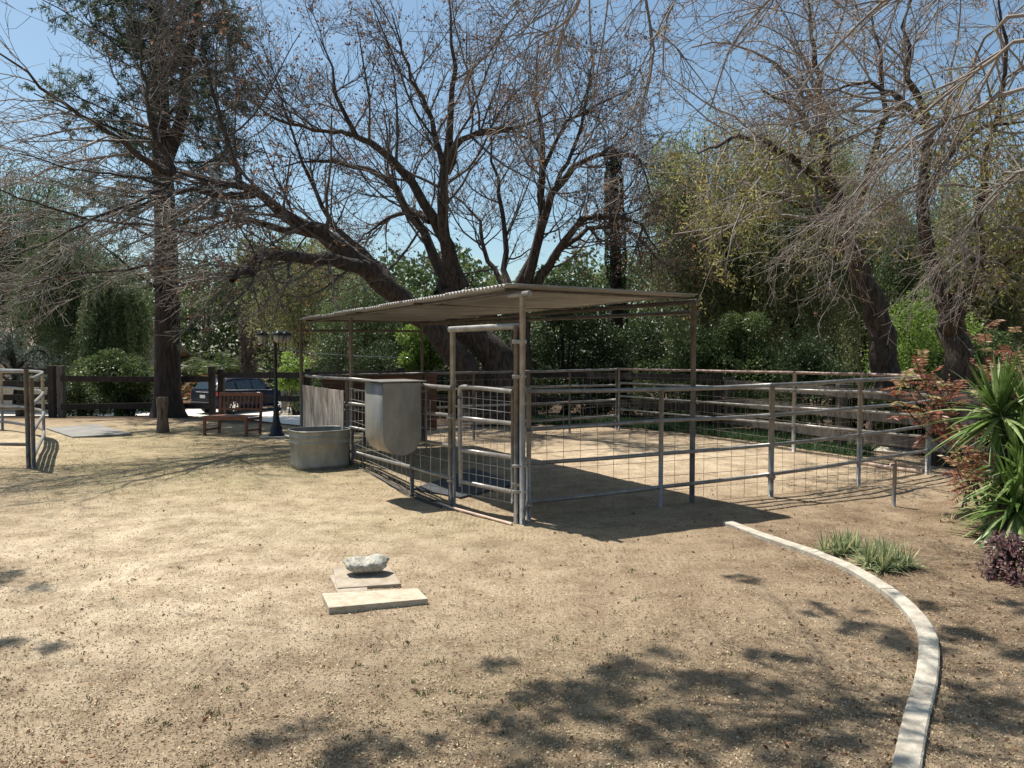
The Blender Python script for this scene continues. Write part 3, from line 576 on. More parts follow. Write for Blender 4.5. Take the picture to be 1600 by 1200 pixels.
for px, Yy, hw, hh, mk, lab in (
    (700, 22.5, 1.2, .7, 'dark_leaf', 'low dark undergrowth left of the great bare trunk'), (835, 21.6, 1.3, .8, 'dark_leaf', 'low dark undergrowth right of the great bare trunk'),
    (930, 21.8, 1.2, .8, 'dark_leaf', 'undergrowth beneath the dense evergreen shrub'), (1040, 19.8, 1.1, .8, 'green_leaf', 'undergrowth shrub just right of the rear corral corner'),
    (1130, 18.6, 1.0, .7, 'dark_leaf', 'low dark shrub seen through the right corral mesh'), (1215, 17.2, 1.0, .7, 'green_leaf', 'low shrub under the bright leafed shrub at right'),
    (1330, 16.4, 1.1, .8, 'dark_leaf', 'dark low shrub at the foot of the leaning tree'), (1420, 14.6, .9, .8, 'dark_leaf', 'low dark shrub between the two right trunks'),
    (1540, 13.6, 1.0, .9, 'dark_leaf', 'dark low shrub right of the forked tree'), (620, 23, 1.5, .8, 'dark_leaf', 'low dark undergrowth left of the lime-green shrub'), (520, 24.5, 1.3, .8, 'dark_leaf', 'low dark undergrowth seen over the weathered boards')):
    r, x = plant('undergrowth_shrub', lab, 'shrub', px, Yy); bush(r, (x, Yy, hh*.8), (hw, hw*.6, hh), 7500, .075, .04, M[mk], 20)
# blue cedar with layered pads at the far left
r, x = plant('cedar_tree', 'blue-green spreading cedar at the left edge behind the round pen', 'tree', 20, 25)
lv = []; a_ = []
P_ = []
for k in range(9):
    aa = RS.uniform(-.5, math.pi+.5) if k < 5 else RS.uniform(math.pi, 2*math.pi); h = 1.0+k*.16; L_ = RS.uniform(1.2, 2.0)
    P_.append(catmull([np.array([x, 25, h*.8]), np.array([x+math.cos(aa)*L_*.5, 25+math.sin(aa)*L_*.5, h+.3]), np.array([x+math.cos(aa)*L_, 25+math.sin(aa)*L_, h-.2])], 9))
P_.append(catmull([np.array([x, 25, .0]), np.array([x+.1, 25, 1.2]), np.array([x, 25, 2.6])], 9))
P_.append(catmull([np.array([x, 25, 1.2]), W(55, 575, 24), W(88, 612, 23.5)], 9)); P_ = np.stack(P_)
R_ = np.tile(np.linspace(.07, .015, 9), (len(P_), 1)); tubes(P_, R_, 6, a_)
p2, r2 = sub(P_, R_, 22, (.3, .8), (40, 90), (0, 0, -.1), .15, 5, .5, .006, .2); tubes(p2, r2, 3, a_)
tip_leaves(p2, lv, 1, 60, .09, .014, (0, 1), .12); build_tubes('branches', M['bark_dark'], a_, r); build_leaves('needles', M['cedar_leaf'], lv, r)

# ivy clad dead trunk
r, x = plant('dead_trunk', 'broken ivy covered dead trunk rising above the dark shrubs', 'tree', 962, 27)
p = catmull([W(966, 640, 27), W(963, 450, 27), W(960, 330, 27), W(958, 232, 27)], 14); a_ = []; tubes(p[None], np.linspace(.26, .13, 14)[None], 9, a_); build_tubes('trunk', M['bark_dark'], a_, r)
lv = []; t = RS.uniform(.2, 1, 5200); c = np.stack([np.interp(t*13, np.arange(14), p[:, i]) for i in range(3)], 1); d = nrm(RS.normal(size=(5200, 3))*[1, 1, .2]); c = c+d*(.30-.12*t+.10*vnoise(t*20, t*0, 1.))[:, None]
leaves(c, nrm(d+[0, 0, -.6]), .1, .06, RS.rand(5200)*.6, lv); build_leaves('ivy', M['dark_leaf'], lv, r)
# shaggy trunk behind lamp
r, x = plant('shaggy_trunk', 'thick rough brown trunk behind the black lamp post', 'tree', 388, 38)
p = catmull([W(388, 650, 38), W(388, 560, 38), W(387, 470, 38), W(385, 400, 38)], 14); a_ = []; tubes(p[None], np.full((1, 14), .36), 12, a_)
P_ = []; 
for k in range(420):
    t = RS.rand(); c = np.array([np.interp(t*13, np.arange(14), p[:, i]) for i in range(3)]); aa = RS.uniform(0, 6.28); d = np.array([math.cos(aa), math.sin(aa), 0])
    P_.append([c+d*.32, c+d*.48+[0, 0, .15], c+d*.44-[0, 0, .05]])
tubes(np.array(P_), np.tile([.035, .02, .008], (420, 1)), 4, a_); build_tubes('trunk', M['bark'], a_, r)
# feather palm
r, x = plant('feather_palm', 'low feather palm with arching fronds behind the parked car', 'palm', 345, 40)
lv = []; a_ = []; base = np.array([x, 40., float(gz(x, 40))])
a2 = []; tubes(np.stack([catmull([base-[0, 0, .1], base+[0, 0, .8], base+[0, 0, 1.6]], 6)]), np.array([[.3, .28, .26, .26, .25, .2]]), 10, a2); build_tubes('trunk', M['bark'], a2, r)
for k in range(34):
    aa = k*2.399; el = RS.uniform(.15, 1.25); L_ = RS.uniform(2.7, 3.6); h = base+[0, 0, 1.6]; d = np.array([math.cos(aa), math.sin(aa), 0])
    t = np.linspace(0, 1, 12)[:, None]; pth = h+d*L_*math.cos(el*.8)*t+np.array([0, 0, 1])*(math.sin(el)*L_*t-1.15*t**2*L_*.55)
    tubes(pth[None], np.linspace(.022, .006, 12)[None], 4, a_)
    tt = RS.uniform(.12, 1, 110); c = np.stack([np.interp(tt*11, np.arange(12), pth[:, i]) for i in range(3)], 1); sd = nrm(np.cross(d, [0, 0, 1])); sg = np.where(RS.rand(110) < .5, -1, 1)[:, None]
    leaves(c, nrm(sd*sg+d*.6+[0, 0, -.15]+RS.normal(size=(110, 3))*.08),   .55*(1-.4*tt), .04, np.full(110, 1. if el < .25 and k % 3 == 0 else RS.uniform(.1, .7)), lv)
build_tubes('frond_stalks', M['bark'], a_, r, 'stuff'); build_leaves('fronds', M['palm_leaf'], lv, r)

# far wood closing the view
lv = []; n = 150000
px_ = RS.uniform(-700, 2300, n); Yf = RS.uniform(45, 55, n); X_ = (px_-800)/F*Yf
htop = 4.2+3.8*vnoise(X_, X_*0, 3.1, 2)+2.2*vnoise(X_, X_*0, 1.1, 7); zf = -1+(htop+1)*RS.uniform(0, 1, n)**.8
tn = vnoise(X_, zf, .9, 4); pos = np.stack([X_, Yf+2*vnoise(X_, zf, 1.2, 1), zf], 1)
leaves(pos, nrm(RS.normal(size=(n, 3))), RS.uniform(.25, .5, n), .2, tn, lv)
o = build_leaves('distant_trees', M['green_leaf'], lv); tag(o, 'mass of distant green trees closing the view behind the yard', 'trees', kind='stuff')

# ------------------------------------------------------------------ houses beyond
def house(label, c, L, D, hw, hr, rz, cat='house'):
    c = np.array(c, float); r = thing('house', label, cat, tuple(c)); cc, ss = math.cos(rz), math.sin(rz)
    def T(x, y, z): return (c[0]+x*cc-y*ss, c[1]+x*ss+y*cc, c[2]+z)
    m = MB(); v = [T(sx*L/2, sy*D/2, z) for z in (0, hw) for sx, sy in ((-1, -1), (1, -1), (1, 1), (-1, 1))]+[T(-L/2, 0, hr-.1), T(L/2, 0, hr-.1)]
    m.add(v, [(0, 1, 5, 4), (1, 2, 6, 5), (2, 3, 7, 6), (3, 0, 4, 7), (4, 7, 8), (5, 9, 6), (4, 5, 9, 8), (7, 8, 9, 6)]); m.build('wall', M['wall'], r)
    e = .5
    for s_ in (-1, 1):
        m = MB(); z0 = hw-.28*e*2; v = []
        for dz in (0.02, .16):
            v += [T(-L/2-e, s_*(D/2+e), z0+dz), T(L/2+e, s_*(D/2+e), z0+dz), T(L/2+e, s_*.01, hr+dz), T(-L/2-e, s_*.01, hr+dz)]
        m.add(v, [(0, 1, 2, 3), (4, 7, 6, 5), (0, 4, 5, 1), (1, 5, 6, 2), (2, 6, 7, 3), (3, 7, 4, 0)]); m.build('roof', M['tile'], r)
        m = MB(); m.bar(T(-L/2-e, s_*(D/2+e+.03), z0), T(L/2+e, s_*(D/2+e+.03), z0), .05, .22); m.build('fascia', M['fascia'], r)
    for xw in (-L*.28, L*.3):
        f = MB(); p = T(xw, -D/2-.02, hw*.55); f.box(p, (1.1, .06, 1.0), rz); fo = f.build('window', M['trim'], r)
        g = MB(); g.box(T(xw, -D/2-.06, hw*.55), (.95, .03, .85), rz); g.build('pane', M['carglass'], fo)
house('pale walled house with tiled roof half hidden behind the conifer trunk', W(255, 640, 37)*[1, 1, 0]+[-4.9, 1, -.95], 7.6, 6, 2.8, 4.2, -.15)
house('low tiled-roof house glimpsed at the far left between trees', W(0, 640, 37)*[1, 1, 0]+[-2.5, 4, -.95], 9, 6, 2.8, 4.6, .1)

# ------------------------------------------------------------------ wooden post and rail fence
def wood_fence(label, posts, rails, top, wood, pw=.17, endpost=True):
    r = thing('wooden_fence', label, 'fence', (posts[0][0], posts[0][1], 0))
    for i, (x, y) in enumerate(posts):
        g = float(gz(x, y)); m = MB(); m.box((x, y, g+(top+.02*RS.randn())/2-.1), (pw, pw, top+.2), RS.uniform(-.1, .1)); m.build('post', wood[0] if i or len(wood) < 3 else wood[2], r, bevel=.01)
        if i:
            x0, y0 = posts[i-1]; g0 = float(gz(x0, y0)); off = np.array([y-y0, -(x-x0)]); off = off/np.linalg.norm(off)*(pw/2+.025)
            for z in rails:
                dz = RS.uniform(-.02, .02); m = MB(); m.bar((x0+off[0], y0+off[1], g0+z+dz), (x+off[0], y+off[1], g+z-dz), .045, .17); m.build('rail', wood[1], r)
lp = [tuple(G(97, 650)[:2]), tuple(G(262, 646)[:2]), tuple(G(332, 648)[:2])]
wood_fence('dark post and rail fence from the grey post to the bench post', [lp[0], lp[1], lp[2]], (.34, 1.14), 1.52, (M['fencewood'], M['fencewood'], M['greywood']))
lq = [tuple(G(97, 650)[:2]), (-16, 22.2), (-19, 22), (-22, 21.6)]
wood_fence('dark plank fence running left behind the round pen', [(lq[0][0]-.3, lq[0][1]+.05)]+lq[1:], (.3, .58, .98, 1.33), 1.5, (M['fencewood'], M['fencewood']))
bp = [(-8.75, 23.1), (-6.0, 22.6), (-3.2, 22.1), (-.6, 21.5), (2.07, 20.7), (4.75, 17.7), (6.15, 14.3), (7.15, 12.0), (8.2, 9.6)]
wood_fence('dark wooden fence running behind the whole metal corral', bp[:6], (.55, 1.25), 1.42, (M['fencewood'], M['fencewood']))
wood_fence('weathered grey board fence beyond the right side of the corral', [(bp[5][0]+.2, bp[5][1]-.2)]+bp[6:], (.35, .75, 1.15), 1.3, (M['greywood'], M['greywood']))

# ------------------------------------------------------------------ corral panels
def wire_mesh(root, pts, z0, z1, dx_=.2, dz=.17, r=.0028, mt='wire'):
    """welded wire along polyline of ground points, z0/z1 per point"""
    P_ = []
    for (a, za0, za1), (b, zb0, zb1) in zip(list(zip(pts, z0, z1))[:-1], list(zip(pts, z0, z1))[1:]):
        a = np.array(a[:2]); b = np.array(b[:2]); L = np.linalg.norm(b-a); n = max(2, int(L/dx_))
        for k in range(n+1):
            t = k/n; p = a+(b-a)*t; P_.append([[*p, za0+(zb0-za0)*t], [*p, za1+(zb1-za1)*t]])
        h = max(2, int((za1-za0)/dz))
        for k in range(h+1): t = k/h; P_.append([[*a, za0+(za1-za0)*t], [*b, zb0+(zb1-zb0)*t]])
    P_ = np.array(P_, float); P_ = np.concatenate([P_[:, :1], P_.mean(1, keepdims=True)+RS.normal(size=(len(P_), 1, 3))*.006, P_[:, 1:]], 1)
    a_ = []; tubes(P_, np.full((len(P_), 3), r), 4, a_); build_tubes('wire_mesh', M[mt], a_, root, 'stuff')
def panel(label, posts, rails, group='galvanised pipe corral panels', pr=.028, rr=.024, mesh=(.03, 1.28), name='corral_panel', topm='galv', pm='galv', z=None, off=0):
    """posts: (px, base py); rails: list of y at each post"""
    g = [G(*p) for p in posts]; r = thing(name, label, 'fence panel', (g[0][0], g[0][1], 0), group)
    tops = []
    for i, p in enumerate(g):
        t = W(posts[i][0], rails[0][i], p[1])[2]; tops.append(t)
        m = MB(); m.tube([(p[0], p[1], -.08), (p[0], p[1], t-.012)], pr, 10); m.build('post', M[pm], r, True)
    for k, ry in enumerate(rails):
        pts = [W(posts[i][0], ry[i], g[i][1]) for i in range(len(g))]; d = nrm(pts[-1]-pts[0]); pts = [pts[0]-d*.03]+pts[1:-1]+[pts[-1]+d*.03]
        pc = []
        for a, b in zip(pts[:-1], pts[1:]):
            pc += [a, a*.5+b*.5-np.array([0, 0, .006])]
        m = MB(); m.tube(pc+[pts[-1]], rr if k else rr*1.15, 10); m.build('rail', M[topm if k == 0 else 'galv'], r, True)
    for e in (0, -1):
        for k in (1, 3):
            q = W(posts[e][0], rails[k][e], g[e][1]); m = MB(); m.box(q+[0, -.02, -.03], (.075, .075, .022), .3); m.tube([q+[.03, -.03, -.07], q+[.03, -.03, .03]], .008, 6); m.build('connector', M['galv'], r)
    if mesh: wire_mesh(r, g, [mesh[0]]*len(g), [t-mesh[1] if mesh[1] < 0 else min(mesh[1], t-.05) for t in tops], mt='wire_bright' if 'hay feeder' in label else 'wire', r=.0031 if 'hay feeder' in label else .0028)
    return r, g
panel('front right corral panel starting at the tall shelter post', [(826, 812), (1032, 794), (1203, 777.5)],
      [(611, 608.5, 602), (671, 657, 649), (724, 709, 695), (785, 761, 741)])
panel('front right corral panel ending at the far right corner post', [(1205, 777.3), (1341, 762), (1448, 741)],
      [(602, 594, 589), (649, 637, 627.5), (695, 680, 665), (741, 721, 704)])
panel('right side corral panel nearest the right corner', [(1451, 739.5), (1345, 723), (1241, 705.5)],
      [(587.5, 584.5, 582), (617, 612, 609), (650, 642, 637), (683, 673, 663)], topm='rust')
panel('right side corral panel nearest the rear corner', [(1239, 705.3), (1085, 682), (967, 672)],
      [(582, 579, 576.5), (609, 603, 598), (637, 627, 618.5), (663, 650, 639)], topm='rust')
panel('rear corral panel right of the back corner reaching the bare trunk', [(963, 671.5), (890, 677), (826, 683)],
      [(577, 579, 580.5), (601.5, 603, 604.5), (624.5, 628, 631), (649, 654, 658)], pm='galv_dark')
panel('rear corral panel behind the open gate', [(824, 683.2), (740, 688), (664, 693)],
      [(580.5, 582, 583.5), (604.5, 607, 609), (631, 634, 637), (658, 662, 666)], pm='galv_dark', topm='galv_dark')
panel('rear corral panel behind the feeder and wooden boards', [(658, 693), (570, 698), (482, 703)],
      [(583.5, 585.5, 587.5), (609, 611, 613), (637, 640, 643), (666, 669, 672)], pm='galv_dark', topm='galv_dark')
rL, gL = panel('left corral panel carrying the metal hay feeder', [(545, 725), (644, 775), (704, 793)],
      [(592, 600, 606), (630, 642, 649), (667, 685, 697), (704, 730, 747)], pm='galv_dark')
rW, gW = panel('left rear corral panel faced with weathered boards', [(543, 724.5), (477, 703)],
      [(592, 587.5), (630, 623), (667, 656), (704, 688)], mesh=None, pm='galv_dark')
# weathered boards + brown boards inside
a = gW[0]; b = gW[1]; d = nrm(b-a); nr = np.array([-d[1], d[0], 0])
if nr[1] > 0: nr = -nr
if nr[0] > 0 and False: nr = -nr
outw = np.array([d[1]*-1, d[0], 0]); outw = outw if outw[0] < 0 else -outw
L_ = np.linalg.norm((b-a)[:2]); nb = 3
for k in range(nb):
    t0 = .02+(L_-.04)*k/nb; t1 = .02+(L_-.04)*(k+1)/nb-.006; wz = 1.235+.02*k/nb+RS.uniform(-.004, .004)
    p0 = a+d*t0+outw*(.045+RS.uniform(0, .006)); p1 = a+d*t1+outw*(.045+RS.uniform(0, .006))
    m = MB(); m.prism([tuple(p0[:2]), tuple(p1[:2]), tuple((p1+outw*.022)[:2]), tuple((p0+outw*.022)[:2])], .03, wz); m.build('board', M['plank'], rW)
# brown stall boards leaning inside the back of the corral
bI = thing('board_wall', 'reddish brown boards standing inside the corral behind the feeder', 'wall', (-3.3, 15.0, 0))
for k in range(5):
    m = MB(); m.bar((-3.75, 15.15, .38+k*.235), (-1.55, 15.75, .38+k*.235), .03, .225); m.build('board', M['redwood'], bI)

# rails of the gate and its tall frame
gp0 = G(708, 792); gp1 = G(807, 817)
fr = thing('gateway', 'tall pipe gateway of two posts and a crossbar beside the gate', 'gateway', tuple(gp0))
for p, ty in ((gp0, 515), (gp1, 508)):
    zt = W(708, ty, p[1])[2]; m = MB(); m.tube([(p[0], p[1], -.1), (p[0], p[1], zt)], .033, 12); m.build('post', M['galv_dark'] if p is gp1 else M['galv'], fr, True)
m = MB(); a = W(703, 515, gp0[1]-.02); b = W(818, 509, gp1[1]-.03); m.tube([a, b], .038, 14, cap=False); m.tube([b*.999+a*.001, a], .030, 14, cap=False); m.build('crossbar', M['galv'], fr, True)
gt = thing('gate', 'pipe and wire mesh gate between the two tall gateway posts', 'gate', tuple(gp0+[.1, 0, 0]))
ga = (718, gp0[1]-.10); gbb = (801, gp1[1]+.02)
def gpt(px, py): t = (px-718)/(801-718); return W(px, py, ga[1]*(1-t)+gbb[1]*t)
m = MB(); m.tube(catmull([gpt(720, 760), gpt(719, 700), gpt(718, 640), gpt(718.5, 610), gpt(724, 604.5), gpt(745, 606), gpt(801, 612)], 26), .026, 12); m.build('frame', M['galv'], gt, True)
for y0, y1 in ((653, 662), (703, 715), (752, 769)):
    m = MB(); m.tube([gpt(720, y0), gpt(801, y1)], .026, 12); m.build('rail', M['galv'], gt, True)
m = MB(); m.tube([gpt(801, 612), gpt(801, 786)], .022, 10); m.build('upright', M['galv_dark'], gt, True)
P_ = []
for k in range(8):
    px = 722+k*11; P_.append([gpt(px, 612), gpt(px, 770+(px-718)*.19)])
for y0, y1 in ((620, 628), (636, 645), (670, 680), (686, 697), (719, 733), (737, 752), (770, 786)): P_.append([gpt(719, y0), gpt(801, y1)])
P_ = np.array(P_); P_ = np.concatenate([P_[:, :1], P_.mean(1, keepdims=True), P_[:, 1:]], 1); a_ = []; tubes(P_, np.full((len(P_), 3), .003), 4, a_); build_tubes('wire_mesh', M['wire_bright'], a_, gt, 'stuff')
for py in (589, 757): m = MB(); p = gpt(803, py); m.box(p+[.03, -.01, 0], (.10, .06, .035)); m.build('latch', M['galv'], gt)

# ------------------------------------------------------------------ shelter
NP = G(816, 818); RP = G(1081, 786); LP = G(472, 704); BP = G(660, 692); MPp = G(550, 726)
sh = thing('shelter', 'open pipe shelter with corrugated metal roof over the corral corner', 'shelter', tuple(NP))
roofc = {'NL': W(790, 445, 8.35), 'NR': W(1088, 461, 9.45), 'FL': W(465, 499, 14.95), 'FR': W(672, 501, 16.1)}
def RF(u, v): # u along length, v across
    a = roofc['NL']*(1-u)+roofc['FL']*u; b = roofc['NR']*(1-u)+roofc['FR']*u; p = a*(1-v)+b*v
    return p+np.array([0, 0, -.05*math.sin(math.pi*u)*math.sin(math.pi*v)])
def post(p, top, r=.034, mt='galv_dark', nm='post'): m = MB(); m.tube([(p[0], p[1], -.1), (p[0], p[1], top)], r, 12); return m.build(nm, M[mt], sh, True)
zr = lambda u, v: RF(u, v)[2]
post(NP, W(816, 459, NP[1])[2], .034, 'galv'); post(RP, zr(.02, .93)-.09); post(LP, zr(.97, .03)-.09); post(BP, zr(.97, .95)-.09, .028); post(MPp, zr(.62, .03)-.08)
# long side beams, cross beams, low braces
def beam(a, b, r=.032, nm='beam', mt='galv_dark'): m = MB(); m.tube([a, b], r, 12); m.build(nm, M[mt], sh, True)
dl = nrm((LP-NP))
tN = W(816, 460, NP[1]); tN = np.array([NP[0], NP[1], tN[2]])
lo = lambda p, z: np.array([p[0], p[1], z])
beam(lo(NP, tN[2])-dl*.14, lo(NP, tN[2])+dl*.25, .034, mt='galv'); beam(RF(.02, .08)-[0, 0, .05], RF(.98, .08)-[0, 0, .05], .022); beam(lo(RP, zr(.02, .93)-.075)-dl*.05, lo(BP, zr(.97, .95)-.075)+dl*.1, .03)
for u in (.02, .33, .62, .97):
    a = RF(u, .03); b = RF(u, .97); beam(a-[0, 0, .035], b-[0, 0, .035], .016, 'rafter')
beam(W(1090, 488, RP[1]), lo(BP, W(660, 507, BP[1])[2]), .026, 'brace')
beam(lo(LP, 2.3)+[0, 0, -.02], lo(BP, 2.3), .022, 'brace')
for py in (534, 588, 728, 768):
    z = W(812, py, NP[1])[2]; m = MB(); m.box(((NP[0]+gp1[0])/2, (NP[1]+gp1[1])/2-.005, z), (.155, .085, .03 if py > 540 else .045), .1); m.build('clamp', M['galv'], sh, bevel=.006)
NS = 11
for i in range(NS):
    u0 = i/NS; u1 = min(1, (i+1)/NS+.006); nw = 9*8; V_ = []; nv = 9
    tilt = RS.uniform(-.008, .008)
    for j in range(nv):
        v = j/(nv-1)+RS.uniform(-.0, .0); ov = (RS.rand()-.5)*0
        for k in range(nw+1):
            u = u0+(u1-u0)*k/nw; p = RF(u, v*(1.0)+ (.006*math.sin(i*2.7))*(1 if j in (0, nv-1) else 0))
            V_.append(p+[0, 0, .016*math.cos(2*math.pi*9*k/nw)+(i % 2)*.004+tilt*math.sin(v*5+i)])
    V_ = np.array(V_); ii = np.arange(nv*(nw+1)).reshape(nv, nw+1); q = np.stack([ii[:-1, :-1], ii[:-1, 1:], ii[1:, 1:], ii[1:, :-1]], -1).reshape(-1, 4)
    o = fast('roof_sheet', M['roof'], V_, q, sh, smooth=True); sd = o.modifiers.new('solid', 'SOLIDIFY'); sd.thickness = .002
# edge flashing on near side
m = MB(); fl = [RF(0, v) for v in np.linspace(0, 1, 8)]
for a, b in zip(fl[:-1], fl[1:]): m.bar(a+[0, -.012, .006], b+[0, -.012, .006], .05, .014)
m.build('edge_strip', M['sheet'], sh)

# ------------------------------------------------------------------ hay feeder
e0 = np.array([*W(598, 600, 9.38)[:2], 0]); e1 = np.array([*W(657, 600, 9.62)[:2], 0]); ex = nrm(e1-e0); wdt = np.linalg.norm(e1-e0); ax = nrm(np.array([-.52, .85, 0])); LL = .60
fd = thing('hay_feeder', 'galvanised U shaped hay feeder with flat lid hung on the corral rails', 'feeder', (e0[0], e0[1], .5))
zt = 1.50; zb = .60; R2 = wdt/2; prof = [(0, zt)]+[(R2-R2*math.cos(t), zb+R2-R2*1.0*math.sin(t)) for t in np.linspace(0, math.pi, 19)]+[(wdt, zt)]
prof2 = [(min(max(x, .0), wdt), z) for x, z in prof]
fp = lambda s, z, t: e0+ex*s+ax*t+np.array([0, 0, z])
m = MB(); n = len(prof2); m.add([fp(s, z, 0) for s, z in prof2]+[fp(s, z, LL) for s, z in prof2], [(i, i+1, n+i+1, n+i) for i in range(n-1)]); o = m.build('curved_body', M['sheet'], fd, True); sd = o.modifiers.new('solid', 'SOLIDIFY'); sd.thickness = .004
for t, nm in ((-.004, 'end_plate'), (LL+.004, 'end_plate')):
    m = MB(); m.add([fp(s, z, t) for s, z in prof2]+[fp(s, z, t-.004) for s, z in prof2], [tuple(range(n)), tuple(range(2*n-1, n-1, -1))]+[(i, (i+1) % n, n+(i+1) % n, n+i) for i in range(n)]); m.build(nm, M['sheet'], fd)
m = MB(); m.tube([fp(s, z, -.006) for s, z in prof2], .006, 6); m.build('rolled_seam', M['sheet'], fd, True)
m = MB(); q = [fp(-.03, 0, -.05), fp(wdt+.06, 0, -.05), fp(wdt+.06, 0, LL+.04), fp(-.03, 0, LL+.04)]; m.prism([tuple(p[:2]) for p in q], zt+.012, zt+.026); m.build('lid', M['sheet'], fd, bevel=.003)
m = MB(); m.tube(catmull([fp(wdt+.01, zt-.0, .0), fp(wdt+.07, zt-.08, 0), fp(wdt+.075, zt-.3, 0), fp(wdt+.075, .62, 0)], 14), .012, 8); m.build('hanger', M['galv_dark'], fd, True)

# ------------------------------------------------------------------ stock tank
tc = G(497, 731); tcx, tcy = tc[0], tc[1]+.12
tk = thing('stock_tank', 'galvanised rounded stock tank beside the corral boards', 'tank', (tcx, tcy, 0))
def rr_ring(z, sc, a=.46, b=.42, e=3.2, rz=.6, k=40):
    o = []
    for i in range(k):
        t = 2*math.pi*i/k; c_, s_ = math.cos(t), math.sin(t); x = a*sc*math.copysign(abs(c_)**(2/e), c_); y = b*sc*math.copysign(abs(s_)**(2/e), s_)
        o.append((tcx+x*math.cos(rz)-y*math.sin(rz), tcy+x*math.sin(rz)+y*math.cos(rz), z))
    return o
def ringmesh(rings, m, closed=False):
    k = len(rings[0]); v = [p for r_ in rings for p in r_]; f = [(i*k+j, i*k+(j+1) % k, (i+1)*k+(j+1) % k, (i+1)*k+j) for i in range(len(rings)-1) for j in range(k)]; m.add(v, f)
pf = [(0, .915), (.03, .93), (.05, .95), (.075, .955), (.10, .94), (.28, .955), (.42, .965), (.435, .985), (.45, .99), (.465, .97), (.52, .975), (.53, .995), (.545, .995), (.555, .98), (.62, .985), (.635, 1.0)]
m = MB(); ringmesh([rr_ring(z*.96, s_) for z, s_ in pf], m); o = m.build('shell', M['tank'], tk, True)
m = MB(); ringmesh([rr_ring(.61, .985), rr_ring(.3, .95), rr_ring(.03, .91)], m); k = 40; m.f.append(tuple(range(80, 120))); m.build('inside', M['tankin'], tk, True)
m = MB(); rg = rr_ring(.615, 1.0); m.tube(rg+[rg[0], rg[1]], .013, 8, cap=False); m.build('rim', M['tank'], tk, True)
m = MB(); c0 = rr_ring(.55, 1.0)[25]; m.box((tcx-.40, tcy-.12, .53), (.006, .04, .03), .35); 
m.build('label_plate', M['chrome'], tk)

# ------------------------------------------------------------------ round pen at left
pp = [G(53, 732), G(61, 712), G(68, 696), G(67, 685), G(50, 679), G(32, 675.5), G(0, 671), G(-80, 668)]
ctr = catmull(pp, 40)
pen = thing('round_pen_panel', 'curved section of pale galvanised round pen rails at the left', 'fence panel', tuple(pp[0]), 'round pen panels')
for h in (1.44, 1.02, .60, .19):
    pts = ctr.copy(); pts[:, 2] = h; m = MB(); m.tube(pts, .031, 12); m.build('rail', M['galv'], pen, True)
for i in (0, 15, 24, 33):
    p = ctr[i]; m = MB(); m.tube([(p[0], p[1], -.1), (p[0], p[1], 1.46)], .032, 10); m.build('post', M['galv_dark'] if i == 0 else M['galv'], pen, True)
pg = thing('round_pen_panel', 'straight dark pipe panel at the left edge joining the curved pen', 'fence panel', tuple(G(45, 731)), 'round pen panels')
a = G(45, 731); b = G(-110, 728)
m = MB(); m.tube([(a[0], a[1], -.1), (a[0], a[1], 1.60)], .036, 12); m.build('post', M['galv_dark'], pg, True)
m = MB(); m.tube([(b[0], b[1], -.1), (b[0], b[1], 1.58)], .034, 12); m.build('post', M['galv_dark'], pg, True)
for h in (1.565, .97, .38): m = MB(); m.tube([(a[0], a[1], h), (b[0], b[1], h)], .028, 10); m.build('rail', M['galv_dark'] if h < 1.5 else M['galv'], pg, True)

# ------------------------------------------------------------------ bench
fl_, fr_ = G(320, 680), G(382, 681.5); bx = nrm(fr_-fl_); by = np.array([-bx[1], bx[0], 0]); bw = np.linalg.norm(fr_-fl_)+.05
by = nrm(by+bx*.15)
be = thing('garden_bench', 'reddish brown slatted wooden bench in the shade by the lamp post', 'bench', tuple(fl_))
bq = lambda x, y, z: fl_+bx*x+by*y+np.array([0, 0, z])
def bbar(nm, a, b, w_, t_): m = MB(); m.bar(bq(*a), bq(*b), w_, t_); return m.build(nm, M['teak'], be, bevel=.004)
for x in (0, bw): bbar('leg', (x, 0, 0), (x, 0, .42), .06, .05); bbar('leg', (x, .46, 0), (x, .54, .93), .06, .045); bbar('side_rail', (x, .03, .37), (x, .45, .37), .03, .06); bbar('stretcher', (x, .03, .12), (x, .45, .12), .025, .04)
bbar('front_rail', (.03, 0, .385), (bw-.03, 0, .385), .025, .07)
for k in range(6): bbar('seat_slat', (-.02, .02+k*.083, .43), (bw+.02, .02+k*.083, .43), .068, .018)
bbar('top_rail', (.0, .54, .90), (bw, .54, .90), .035, .08); bbar('lower_rail', (.03, .49, .56), (bw-.03, .49, .56), .03, .05)
for k in range(9): x = bw*(k+1)/10; bbar('back_slat', (x, .49, .58), (x, .535, .87), .03, .015)

